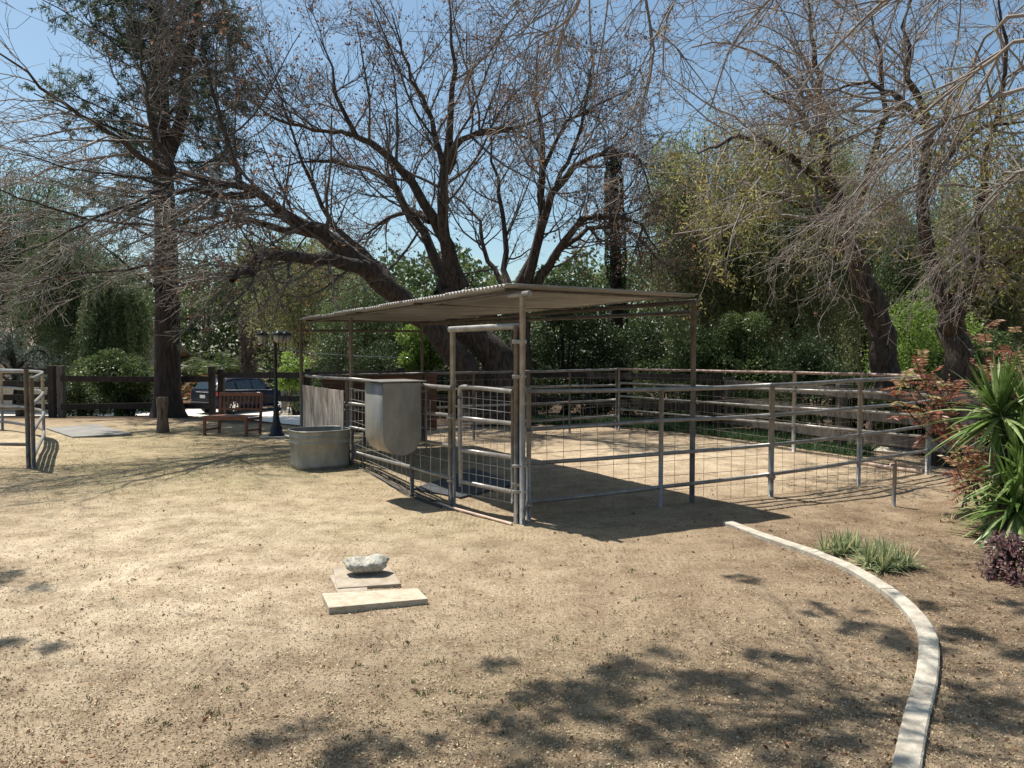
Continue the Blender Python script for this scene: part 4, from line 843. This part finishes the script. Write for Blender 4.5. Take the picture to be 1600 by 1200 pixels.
# ------------------------------------------------------------------ lamp post
lb = G(432, 683); X0, Y0 = lb[0], lb[1]
ped = thing('concrete_pad', 'small pale concrete pad under the black lamp post', 'slab', (X0, Y0, 0)); m = MB(); m.box((X0-.02, Y0, .0), (.62, .6, .07), .2); m.build('pad', M['concrete'], ped, bevel=.01)
lamp = thing('lamp_post', 'black cast iron lamp post with three frosted lanterns', 'lamp post', (X0, Y0, .035))
m = MB(); m.lathe([(.17, .03), (.17, .07), (.13, .10), (.12, .22), (.085, .28), (.10, .31), (.075, .36), (.06, .55), (.075, .58), (.045, .62), (.038, 1.2), (.034, 2.05), (.05, 2.07), (.05, 2.1), (.03, 2.12), (.03, 2.2)], (X0, Y0, 0), 16); m.build('pole', M['black'], lamp, True)
for aa, rad_ in ((math.radians(175), .29), (math.radians(-50), .17), (math.radians(20), .22)):
    lx, ly = X0+rad_*math.cos(aa), Y0+rad_*math.sin(aa); zl = 2.07
    m = MB(); m.tube(catmull([(X0, Y0, 1.95), (X0+rad_*.5*math.cos(aa), Y0+rad_*.5*math.sin(aa), 1.88), (lx, ly, 1.93), (lx, ly, zl)], 10), .014, 8); arm = m.build('arm', M['black'], lamp, True)
    m = MB(); m.lathe([(.03, zl), (.07, zl+.01), (.10, zl+.06), (.115, zl+.17)], (lx, ly, 0), 14); g_ = m.build('lantern_glass', M['lampglass'], lamp, True)
    m = MB(); m.lathe([(.15, zl+.165), (.155, zl+.18), (.10, zl+.215), (.095, zl+.225), (.055, zl+.25), (.015, zl+.265), (.008, zl+.30)], (lx, ly, 0), 16); m.build('lantern_cap', M['black'], lamp, True)
    m = MB()
    for k in range(4):
        t = k*math.pi/2+.4; m.tube([(lx+.07*math.cos(t), ly+.07*math.sin(t), zl), (lx+.104*math.cos(t), ly+.104*math.sin(t), zl+.06), (lx+.119*math.cos(t), ly+.119*math.sin(t), zl+.17)], .006, 5)
    m.build('lantern_cage', M['black'], lamp)

# ------------------------------------------------------------------ stump post, slab, block, flagstones, rock
sp0 = G(253, 675); st = thing('stump_post', 'short weathered hollow tree stump post in the shade', 'stump', tuple(sp0))
k = 22; rings = []
for z, s_ in ((-.05, 1.2), (.05, 1.12), (.2, 1.02), (.35, .93), (.5, .92), (.65, .95), (.78, .96), (.82, .93)):
    rings.append([(sp0[0]+.03*z+s_*.125*(1+.16*math.sin(3*t+z*2)+.10*math.sin(7*t+z*5)+.05*math.sin(13*t))*math.cos(t), sp0[1]+s_*.125*(1+.16*math.sin(3*t+z*2)+.1*math.sin(7*t))*math.sin(t), z) for t in np.linspace(0, 2*math.pi, k, endpoint=False)])
m = MB(); ringmesh(rings, m); m.f.append(tuple(range(k*7, k*8))); m.build('stump', M['stump'], st, True)
m = MB(); hx, hy = sp0[0]+.02, sp0[1]-.125; m.add([(hx-.02, hy, .22), (hx+.035, hy, .3), (hx+.04, hy+.0, .55), (hx+.0, hy, .62), (hx-.03, hy, .4), (hx, hy+.06, .4)], [(0, 1, 5), (1, 2, 5), (2, 3, 5), (3, 4, 5), (4, 0, 5)]); m.build('hollow', M['bark_dark'], st)
c4 = [G(72, 671), G(113, 685), G(207, 680), G(150, 665)]
sb = thing('paved_slab', 'flat grey concrete slab lying in the grass left of the stump', 'slab', tuple(c4[0])); m = MB(); m.prism([tuple(p[:2]) for p in c4], -.05, .04); m.build('slab', M['slab'], sb, bevel=.01)
bc = [G(514, 960), G(669, 945.5), G(652.5, 919.5, .045), G(503, 928, .045)]
cb = thing('stone_plank', 'long pale rectangular stone block lying in front of the rock', 'block', tuple(bc[0])); m = MB(); m.prism([tuple(p[:2]) for p in bc], -.01, .05); m.build('block', M['stone'], cb, bevel=.004)
fc = [G(527, 924), G(627, 917), G(609, 889), G(520, 891)]
f1 = thing('flagstone', 'square dusty flagstone lying directly under the rock', 'slab', tuple(fc[0])); m = MB(); m.prism([tuple(p[:2]) for p in fc], -.02, .028); m.build('slab', M['flag'], f1, bevel=.006)
fc2 = [G(528, 930), G(575, 926), G(568, 897), G(515, 902)]
f2 = thing('flagstone', 'lower flagstone whose left edge peeks from under the upper one', 'slab', tuple(fc2[0])); m = MB(); m.prism([tuple(p[:2]) for p in fc2], -.02, .018); m.build('slab', M['flag'], f2, bevel=.005)
rk = thing('rock', 'speckled grey bean shaped boulder resting on the flagstone', 'rock', tuple(G(575, 903)))
import bmesh
bm = bmesh.new(); bmesh.ops.create_icosphere(bm, subdivisions=5, radius=1)
for v in bm.verts:
    x, y, z = v.co; dent = .62*math.exp(-((x+.08)/.30)**2)*max(0, z); nz_ = .06*math.sin(5*x+2*y)+.04*math.sin(7*y+3*z)+.025*math.sin(13*x+9*z)
    v.co = ((x*(1+nz_))*.185, y*(1+nz_)*.125, (z*(1-dent)*(1+nz_*.8)*(1-.35*max(0,-z))+.22*x*x)*.085+.004*x)
me = bpy.data.meshes.new('boulder'); bm.to_mesh(me); bm.free(); me.materials.append(M['rock']); me.polygons.foreach_set('use_smooth', [True]*len(me.polygons))
o = bpy.data.objects.new('boulder', me); C.objects.link(o); o.parent = rk; o.location = (-.01, .04, .105); o.rotation_euler = (.05, -.02, .12)
# scrap of white paper by the block
m = MB(); q = G(562, 955); m.add([q+[-.01, 0, .005], q+[.02, -.005, .004], q+[.025, .01, .03], q+[-.005, .012, .028], q+[.01, .004, .045]], [(0, 1, 2, 3), (3, 2, 4)]); o = m.build('paper_scrap', mat('paper', (.7, .7, .75), .8)); tag(o, 'tiny crumpled white scrap against the stone block', 'litter')

# ------------------------------------------------------------------ curved concrete edging
le = [(230, 97), (400, 162), (600, 230), (800, 318), (980, 432), (1085, 548), (1104, 640), (1090, 780), (1050, 920), (1015, 1070), (990, 1200), (960, 1420)]
re_ = [(265, 92), (450, 155), (650, 218), (850, 298), (1050, 430), (1160, 555), (1192, 660), (1180, 800), (1145, 940), (1118, 1080), (1100, 1200), (1075, 1420)]
cen = []
for (x0, y0), (x1, y1) in zip(le, re_): cen.append((G(1050+x0/2.857, 780+y0/2.857, .05)+G(1050+x1/2.857, 780+y1/2.857, .05))/2)
cc = catmull(cen, 90); cut = 47
ced = thing('concrete_edging', 'long curved pale concrete garden edging sweeping through the foreground', 'kerb', tuple(cc[0]))
for s0, s1 in ((0, 30), (30, 62), (62, 89)):
    pts = cc[s0:s1+1].copy(); t = nrm(np.gradient(pts, axis=0)); nn_ = np.stack([-t[:, 1], t[:, 0], t[:, 0]*0], 1)
    if s0: pts[0] += t[0]*.006
    hw = .058; ring = []
    for i, p in enumerate(pts):
        w_ = hw+.0012*math.sin(i*1.7); hgt = .042+.002*math.sin(i*.9)
        ring.append([p*[1, 1, 0]+nn_[i]*s*w_*f+[0, 0, z*hgt/.045] for s, f, z in ((-1, 1, -.06), (-1, 1, .036), (-1, .86, .045), (1, .86, .045), (1, 1, .036), (1, 1, -.06))])
    m = MB(); k = 6; m.add([q for r_ in ring for q in r_], [(i*k+j, i*k+(j+1) % k, (i+1)*k+(j+1) % k, (i+1)*k+j) for i in range(len(ring)-1) for j in range(k)]+[(5, 4, 3, 2, 1, 0), tuple(range((len(ring)-1)*k, len(ring)*k))]); m.build('kerb_length', M['concrete'], ced)

# ------------------------------------------------------------------ standpipe, loose pipes, hoses, mats
s0 = G(1396, 790.5); sp1 = thing('standpipe', 'short galvanised standpipe with a tap right of the corral', 'standpipe', tuple(s0))
m = MB(); m.tube([s0-[0, 0, .1], s0+[.01, 0, .50]], .024, 12); m.build('pipe', M['galv'], sp1, True)
m = MB(); m.tube([s0+[.01, 0, .48], s0+[.012, 0, .555]], .016, 8); m.tube([s0+[.01, 0, .52], s0+[-.05, -.02, .52], s0+[-.06, -.02, .49]], .012, 8); m.build('tap', M['rust'], sp1, True)
m = MB(); m.box(s0+[.012, 0, .565], (.07, .018, .012), .4); m.build('handle', M['rust'], sp1)
m = MB(); m.tube([G(1338, 722, .03), G(1395, 732, .03), G(1440, 737, .03)], .035, 10); o = m.build('loose_pipe', M['pvc'], None, True); tag(o, 'pale plastic pipe lying on the ground inside the right corral corner', 'pipe')
m = MB(); m.tube([G(648, 772, .02), G(705, 793, .02), G(760, 808, .02), G(800, 819, .015)], .016, 8); o = m.build('ground_pipe', M['pvc'], None, True); tag(o, 'thin tan pipe lying along the gate threshold', 'pipe')
for k, (lab, pts) in enumerate((('black hose lying nearest the outside foot of the left corral panel', [(560, 728), (585, 742), (615, 760), (650, 778), (690, 792)]),
                 ('black hose looping just inside the left corral panel', [(565, 722), (600, 742), (630, 757), (660, 776), (705, 790)]),
                 ('rusty wire length trailing beside the hoses', [(556, 720), (590, 737), (640, 768), (672, 782)]))):
    m = MB(); m.tube(catmull([G(x, y, .02+.01*k) for x, y in pts], 20), .012 if k < 2 else .006, 8); o = m.build('garden_hose' if k < 2 else 'loose_wire', M['rubber'] if k < 2 else M['rust'], None, True); tag(o, lab, 'hose' if k < 2 else 'wire')
q = [G(646, 765), G(720, 779), G(808, 757), G(740, 733)]; m = MB(); m.prism([tuple(p[:2]) for p in q], -.01, .022); o = m.build('rubber_mat', M['mat'], None, bevel=.004); tag(o, 'dark rubber stall mat on the ground inside the gate', 'mat')
# cable across the background
m = MB(); m.tube(catmull([W(398, 535, 19), W(470, 549, 19.5), W(560, 556, 20), W(640, 559, 20.5)], 20), .008, 6); o = m.build('washing_line', M['chrome'], None, True); tag(o, 'thin pale cable stretched behind the lamp post', 'cable')
# concrete lid and sawhorse boards beyond
m = MB(); q = [G(1356, 722), G(1420, 728), G(1432, 716), G(1372, 713)]; q = [np.array([p[0]+.6, p[1]+1.1, 0]) for p in q]; m.prism([tuple(p[:2]) for p in q], -.02, .06); o = m.build('concrete_slab', M['concrete'], None); tag(o, 'pale concrete slab just outside the corral right side', 'slab')
for lab, a, b in (('grey board leaning upright behind the lamp post', (442, 640), (441, 590)), ('slanted grey board nearest the left of the leaning trio', (445, 642), (454, 590)), ('slanted grey board furthest right of the leaning trio', (464, 642), (455, 590))):
    m = MB(); p0 = W(*a, 27); m.bar(p0, W(*b, 27.3), .10, .04); o = m.build('leaning_board', M['greywood']); tag(o, lab, 'board')
for i, (px, s_, lab) in enumerate(((440, .22, 'reddish rock at the left end of the driveway edge'), (449, .26, 'pale rock in the middle of the driveway edge'), (461, .2, 'brown rock beside the corral board end'))):
    bm = bmesh.new(); bmesh.ops.create_icosphere(bm, subdivisions=3, radius=1)
    for v in bm.verts: f = 1+.22*math.sin(4*v.co.x+i*2)*math.cos(3*v.co.y+i)+.12*math.sin(7*v.co.z); v.co = (v.co.x*f*s_*1.3, v.co.y*f*s_, v.co.z*f*s_*.75)
    me = bpy.data.meshes.new('rock'); bm.to_mesh(me); bm.free(); me.materials.append((M['redwood'], M['rock'], M['flag'])[i]); o = bpy.data.objects.new('rock', me); C.objects.link(o); p = W(px, 640, 30); o.location = (p[0], 30, float(gz(p[0], 30))+.12); tag(o, lab, 'rock')

# ------------------------------------------------------------------ car
car = thing('parked_car', 'dark navy estate car parked on the gravel drive beyond the fence', 'car')
st_ = [(-2.25, .55, .80, .80, 1.0, .62), (-2.2, .30, .86, .84, 1.05, .70), (-1.95, .24, .89, .87, 1.08, 1.40), (-1.4, .22, .90, .88, 1.06, 1.58), (-.5, .22, .90, .88, 1.02, 1.62), (.3, .22, .90, .88, .99, 1.55), (.95, .22, .90, .87, .97, 1.02), (1.6, .22, .89, .84, .90, .93), (2.1, .26, .84, .74, .76, .78), (2.28, .40, .70, .62, .62, .64)]
V_ = []
for x, zb_, wb, wbelt, zbelt, zrf in st_:
    roofed = zrf > zbelt+.2; wr = .64 if roofed else wbelt*.8; zz = max(zrf, zbelt+.02)
    half = [(wb*.85, zb_), (wb, zb_+.14), (wb, zbelt-.25), (wbelt, zbelt), (wr, zz-.05 if roofed else zz-.01), (wr*.6, zz)]
    V_ += [(x, -a, b) for a, b in half[::-1]]; V_ += [(x, a, b) for a, b in half]
V_ = np.array(V_, float); k = 12
m = MB(); nS = len(st_); m.add(V_, [(i*k+j, i*k+(j+1) % k, (i+1)*k+(j+1) % k, (i+1)*k+j) for i in range(nS-1) for j in range(k)]+[tuple(range(k))[::-1], tuple(range((nS-1)*k, nS*k))])
ob = m.build('body', M['paint'], car, True)
def quadp(nm, pts, mt, th=.012): 
    m = MB(); p = [np.array(q, float) for q in pts]; nrm_ = nrm(np.cross(p[1]-p[0], p[-1]-p[0])); n = len(p); m.add(p+[q+nrm_*th for q in p], [tuple(range(n))[::-1], tuple(range(n, 2*n))]+[(i, (i+1) % n, n+(i+1) % n, n+i) for i in range(n)]); return m.build(nm, M[mt], car)
for s_ in (-1, 1):
    y0, y1 = s_*.887, s_*.70
    for pts in ([(-1.85, 1.13), (-1.15, 1.10), (-1.15, 1.45), (-1.65, 1.42)], [(-1.07, 1.10), (-.25, 1.06), (-.25, 1.49), (-1.07, 1.46)], [(-.18, 1.06), (.72, 1.02), (.20, 1.42), (-.18, 1.48)]):
        q = [(x, s_*(.905-(z-1.0)*.44), z) for x, z in pts]; quadp('side_window', q if s_ > 0 else q[::-1], 'carglass')
    m = MB(); m.tube([(-1.9, s_*.89, 1.10), (-1.0, s_*.905, 1.06), (.85, s_*.90, 1.0)], .012, 6); m.build('window_trim', M['chrome'], car)
    for xh in (-.9, .05): m = MB(); m.box((xh, s_*.912, .90), (.17, .03, .03)); m.build('door_handle', M['chrome'], car)
    m = MB(); m.box((.62, s_*.98, 1.08), (.12, .2, .14)); m.build('mirror', M['paint'], car, bevel=.03)
    m = MB(); m.box((-2.17, s_*.72, .93), (.14, .34, .17)); m.build('tail_light', M['tail'], car, bevel=.02)
    m = MB(); m.box((2.1, s_*.66, .66), (.26, .26, .13)); m.build('headlight', M['head'], car, bevel=.03)
    for xw in (-1.35, 1.40):
        def disc(r0, r1_, ya, yb, nm, mt, par):
            m = MB(); a = np.linspace(0, 2*math.pi, 28, endpoint=False); v = [(xw+r*math.cos(t), s_*yy, .33+r*math.sin(t)) for r, yy in ((r0, ya), (r1_, ya), (r1_+.01, yb), (r0, yb+.0)) for t in a]
            m.add(v, [(i*28+j, i*28+(j+1) % 28, (i+1)*28+(j+1) % 28, (i+1)*28+j) for i in range(3) for j in range(28)]); return m.build(nm, M[mt], par, True)
        wh = disc(.01, .33, .70, .925, 'wheel', 'rubber', car)
        m = MB()
        for sp in range(7):
            t = sp*2*math.pi/7; m.bar((xw, s_*.93, .33), (xw+.21*math.cos(t), s_*.93, .33+.21*math.sin(t)), .03, .055)
        m.tube([(xw+.215*math.cos(t), s_*.93, .33+.215*math.sin(t)) for t in np.linspace(0, 2*math.pi, 25)], .018, 6); m.build('rim', M['chrome'], wh)
quadp('rear_window', [(-2.165, .66, 1.12), (-2.165, -.66, 1.12), (-1.985, -.58, 1.42), (-1.985, .58, 1.42)], 'carglass', .02)
quadp('windscreen', [(.93, -.70, 1.06), (.93, .70, 1.06), (.36, .58, 1.53), (.36, -.58, 1.53)], 'carglass', .02)
m = MB(); m.box((-2.27, 0, .80), (.02, .34, .14)); m.build('number_plate', M['plate'], car)
m = MB(); m.box((-2.27, 0, .45), (.12, 1.6, .22)); m.build('bumper', M['trim'], car, bevel=.03)
m = MB(); m.box((-2.24, 0, 1.0), (.05, .9, .03)); m.build('boot_trim', M['chrome'], car)
for s_ in (-1, 1): m = MB(); m.tube([(-1.8, s_*.62, 1.60), (-.6, s_*.64, 1.67), (.1, s_*.62, 1.62)], .015, 6); m.build('roof_rail', M['chrome'], car)
hd = math.atan2(.86, .50); near = np.array([*W(338, 600, 33.5)[:2]]); dv = np.array([math.cos(hd), math.sin(hd)]); rv = np.array([math.sin(hd), -math.cos(hd)])
cpos = near+dv*2.25-rv*.9; car.location = (cpos[0], cpos[1], float(gz(cpos[0], cpos[1]))+.03); car.rotation_euler = (0, 0, hd)
m = MB(); m.box((-6.5, 33.0, -.5), (.1, .1, .1))

# ------------------------------------------------------------------ yucca, red shrub, strap plants, weeds
def strap(root, name, m, heads, nper, L, Wd, up=.5, seed=0, tint=(0, 1)):
    V_ = []; T_ = []
    for hx in heads:
        for k in range(nper):
            aa = RS.uniform(0, 6.283); el = RS.uniform(-.75, 1.45) if up else RS.uniform(.3, 1.4); Ln = L*RS.uniform(.65, 1.1); d = np.array([math.cos(aa)*math.cos(el), math.sin(aa)*math.cos(el), math.sin(el)])
            sd = nrm(np.cross(d, [0, 0, 1])+1e-6); t = np.linspace(0, 1, 6)[:, None]; dr = RS.uniform(.1, .55)*(1.2-abs(el-.9)*.5) if el < 1.0 else .05
            p = hx+d*Ln*t+np.array([0, 0, -1])*dr*Ln*t**2.2; wd = Wd*np.array([.7, 1, .95, .75, .45, .04])[:, None]*.5; up_ = np.cross(sd, d)*.0
            a = p-sd*wd; b = p+sd*wd; mid = p-nrm(np.cross(sd, d))*wd*-.35
            tn = RS.uniform(*tint)
            for i in range(5):
                V_.append([a[i], mid[i], mid[i+1], a[i+1]]); V_.append([mid[i], b[i], b[i+1], mid[i+1]]); T_ += [tn, tn]
    V_ = np.array(V_); n = len(V_); o = fast(name, m, V_.reshape(-1, 3), np.arange(n*4).reshape(n, 4), root, np.array(T_)); o['kind'] = 'stuff'; return o
yb = G(1585, 850); yu = thing('yucca', 'spiky bright green yucca with pale stalks at the right edge', 'plant', tuple(yb))
h1 = W(1600, 742, 7.7); h2 = W(1562, 652, 8.0); h3 = W(1612, 655, 8.1); h4 = W(1655, 715, 7.6); h5 = W(1590, 795, 7.55)
for h_ in (h1, h2, h3, h4, h5):
    m = MB(); m.tube(catmull([yb+RS.normal(size=3)*[.08, .08, 0]-[0, 0, .05], yb*.4+h_*.6, h_], 10), np.linspace(.06, .045, 10), 10); m.build('stem', M['bark'], yu, True)
strap(yu, 'leaves', M['yucca_leaf'], [h1, h2, h3, h4, h5], 120, .74, .058)
# nandina-like red shrub
nr_ = thing('red_shrub', 'red and bronze leafed shrub rising behind the yucca', 'shrub', tuple(G(1520, 790)))
base = G(1530, 790); tips = [(1405, 590, 9.2), (1430, 560, 9.3), (1460, 600, 9.2), (1480, 585, 9.3), (1395, 612, 9.1), (1440, 632, 9.2), (1470, 640, 9), (1540, 500, 9.6), (1560, 560, 9.4), (1590, 520, 9.4), (1600, 600, 9.2), (1570, 610, 9.3), (1610, 560, 9.2), (1550, 530, 9.5), (1590, 640, 9), (1500, 700, 8.4), (1520, 740, 8.2), (1490, 730, 8.3), (1540, 700, 8.3), (1510, 760, 8.1), (1425, 600, 9), (1445, 580, 9.4)]
P_ = np.stack([catmull([base+RS.normal(size=3)*[.15, .15, 0], base*.45+W(*t)*.55+[RS.uniform(-.1, .1), 0, .15], W(*t)], 8) for t in tips]); R_ = np.tile(np.linspace(.012, .004, 8), (len(tips), 1))
a_ = []; tubes(P_, R_, 5, a_); lv = []
p1, r1 = sub(P_, R_, 7, (.2, .5), (30, 75), (0, 0, -.2), .12, 5, .6, .003, .45); tubes(p1, r1, 3, a_)
for j in range(len(p1)):
    c = p1[j]; d = nrm(c[-1]-c[0]); sd = nrm(np.cross(d, [0, 0, 1])); t = np.repeat(np.linspace(.15, 1, 11), 2); sg = np.tile([-1, 1], 11)[:, None]
    cc_ = np.stack([np.interp(t*4, np.arange(5), c[:, i]) for i in range(3)], 1); leaves(cc_, nrm(sd*sg+d*.5+[0, 0, -.35]+RS.normal(size=(22, 3))*.10), RS.uniform(.07, .10, 22), .021, np.clip(RS.uniform(0, 1)+RS.normal(size=22)*.12, 0, 1), lv)
build_tubes('stems', M['bark'], a_, nr_); build_leaves('leaves', M['nandina_leaf'], lv, nr_)
for (px, py, lab, n_, L_) in ((1322, 866, 'smaller striped strap-leaf clump left beside the concrete edging', 130, .22), (1382, 885, 'larger striped strap-leaf clump right beside the concrete edging', 200, .24)):
    p = G(px, py); r = thing('strap_leaf_clump', lab, 'plant', tuple(p), 'strap-leaf clumps by the edging'); strap(r, 'leaves', M['lirio_leaf'], [p+RS.normal(size=3)*[.12, .08, 0] for _ in range(11)], n_//4, L_*1.15, .013, 0)
p = G(1545, 838); r = thing('strap_leaf_plant', 'small green strap-leaf plant at the foot of the yucca', 'plant', tuple(p)); strap(r, 'leaves', M['verge'], [p], 26, .26, .016, 0)
p = G(1478, 815); r = thing('dry_tuft', 'small straw-yellow dry tuft of grass on the bare earth', 'plant', tuple(p)); strap(r, 'leaves', M['straw'], [p+RS.normal(size=3)*[.06, .04, 0] for _ in range(3)], 30, .12, .005, 0, tint=(.6, 1))
p = G(1572, 905); r = thing('purple_weed', 'low purple-leafed bushy weed below the yucca', 'shrub', tuple(p)); bush(r, (p[0], p[1], .16), (.30, .24, .2), 1000, .05, .02, M['purple_leaf'], 16, True)

# ------------------------------------------------------------------ ground cover
def litter(n, xr, yr, L, Wd, m, name, label, cat, den=None, tint=None, flat=.12):
    lv = []; u = RS.rand(n); y = 1/(1/yr[0]+(1/yr[1]-1/yr[0])*u) if yr[0] > 0 else RS.uniform(*yr, n); hwx = np.minimum(xr, y*.72+.5); x = RS.uniform(-1, 1, n)*hwx
    if den is not None: k = RS.rand(n) < den(x, y); x = x[k]; y = y[k]
    n = len(x); z = gz(x, y)+RS.uniform(.001, .008, n); d = nrm(np.stack([RS.normal(size=n), RS.normal(size=n), np.abs(RS.normal(size=n))*flat], 1))
    leaves(np.stack([x, y, z], 1), d, RS.uniform(.5, 1.5, n)*L, RS.uniform(.5, 1.4, n)*Wd, RS.rand(n) if tint is None else tint(n), lv); o = build_leaves(name, m, lv); tag(o, label, cat, kind='stuff')
litter(110000, 9, (2.4, 13), .014, .008, M['straw'], 'straw_litter', 'dry straw and wood chips scattered over the yard', 'litter', flat=.35, tint=lambda n: RS.uniform(.16, 1, n))
litter(5000, 9, (2.4, 12), .03, .018, M['russet_leaf'], 'fallen_leaves', 'small brown fallen leaves scattered on the earth', 'leaves', lambda x, y: .25+.75*sstep(0, 3, x), flat=.4)
lv = []; n = 90000; y = 1/(1/2.4+(1/11.-1/2.4)*RS.rand(n)); x = RS.uniform(-1, 1, n)*(y*.72+.5); k = RS.rand(n) < .25+.9*sstep(.42, .62, .6*vnoise(x, y, .8, 3)+.4*vnoise(x, y, .22, 6)); x = x[k]; y = y[k]; n = len(x)
leaves(np.stack([x, y, gz(x, y)], 1), nrm(RS.normal(size=(n, 3))+[0, 0, .35]), RS.uniform(.012, .032, n), .0035, RS.uniform(.35, 1, n), lv); tag(build_leaves('dead_stubble', M['straw'], lv), 'dead straw stubble in thin patches over the yard', 'grass', kind='stuff')
# small weeds
lv = []; nc = 900; x = RS.uniform(-4, 4, nc); y = 1/(1/2.6+(1/10.-1/2.6)*RS.rand(nc)); pr = np.exp(-((x+.9)**2/1.6+(y-4.1)**2/.35))+np.exp(-((x-.4)**2/1.4+(y-4.6)**2/1.0))+.10+.5*np.exp(-((x-.1)**2/.5+(y-5.2)**2/2)); k = RS.rand(nc) < pr*.62; x = x[k]; y = y[k]
for a, b in zip(x, y):
    n = RS.randint(6, 22); c = np.stack([a+RS.normal(size=n)*.014, b+RS.normal(size=n)*.014, np.full(n, float(gz(a, b)))], 1); leaves(c, nrm(RS.normal(size=(n, 3))*.6+[0, 0, .8]), RS.uniform(.012, .035, n), .007, RS.rand(n), lv)
tag(build_leaves('small_weeds', M['weed'], lv), 'tiny green weeds sprouting from the dry ground', 'weeds', kind='stuff')
# green verge behind the corral
lv = []; n = 26000; t = RS.rand(n); bx_ = np.interp(t, [0, .45, .7, 1], [-1, 2.3, 4.3, 6.3]); by_ = np.interp(t, [0, .45, .7, 1], [20.2, 19.6, 17.6, 13.7]); off = RS.uniform(-.15, .75, n)
x = bx_+off*.6; y = by_+off*.7; leaves(np.stack([x, y, gz(x, y)], 1), nrm(RS.normal(size=(n, 3))*.5+[0, 0, .7]), RS.uniform(.06, .26, n), .022, RS.rand(n), lv)
tag(build_leaves('green_verge', M['verge'], lv), 'strip of fresh green weeds growing behind the corral rails', 'grass', kind='stuff')
# dry grass patch on the left lawn
lv = []; n = 60000; x = RS.uniform(-11, 0, n); y = RS.uniform(8.5, 21, n); k = RS.rand(n) < np.clip(np.exp(-((x+4.5)**2/12+(y-12.2)**2/8))+np.exp(-((x+8)**2/14+(y-16.5)**2/12)), 0, 1)*sstep(.35, .6, vnoise(x, y, .5, 8)); x = x[k]; y = y[k]; n = len(x)
leaves(np.stack([x, y, gz(x, y)], 1), nrm(RS.normal(size=(n, 3))+[0, 0, .45]), RS.uniform(.02, .05, n), .008, RS.uniform(.3, 1, n), lv)
M['lawn'] = leafmat('dry_lawn', [(0, (.16, .16, .06)), (.5, (.34, .31, .15)), (1, (.55, .47, .26))], .8, .2)
tag(build_leaves('dry_lawn', M['lawn'], lv), 'thin patchy yellowing lawn left of the corral', 'grass', kind='stuff')
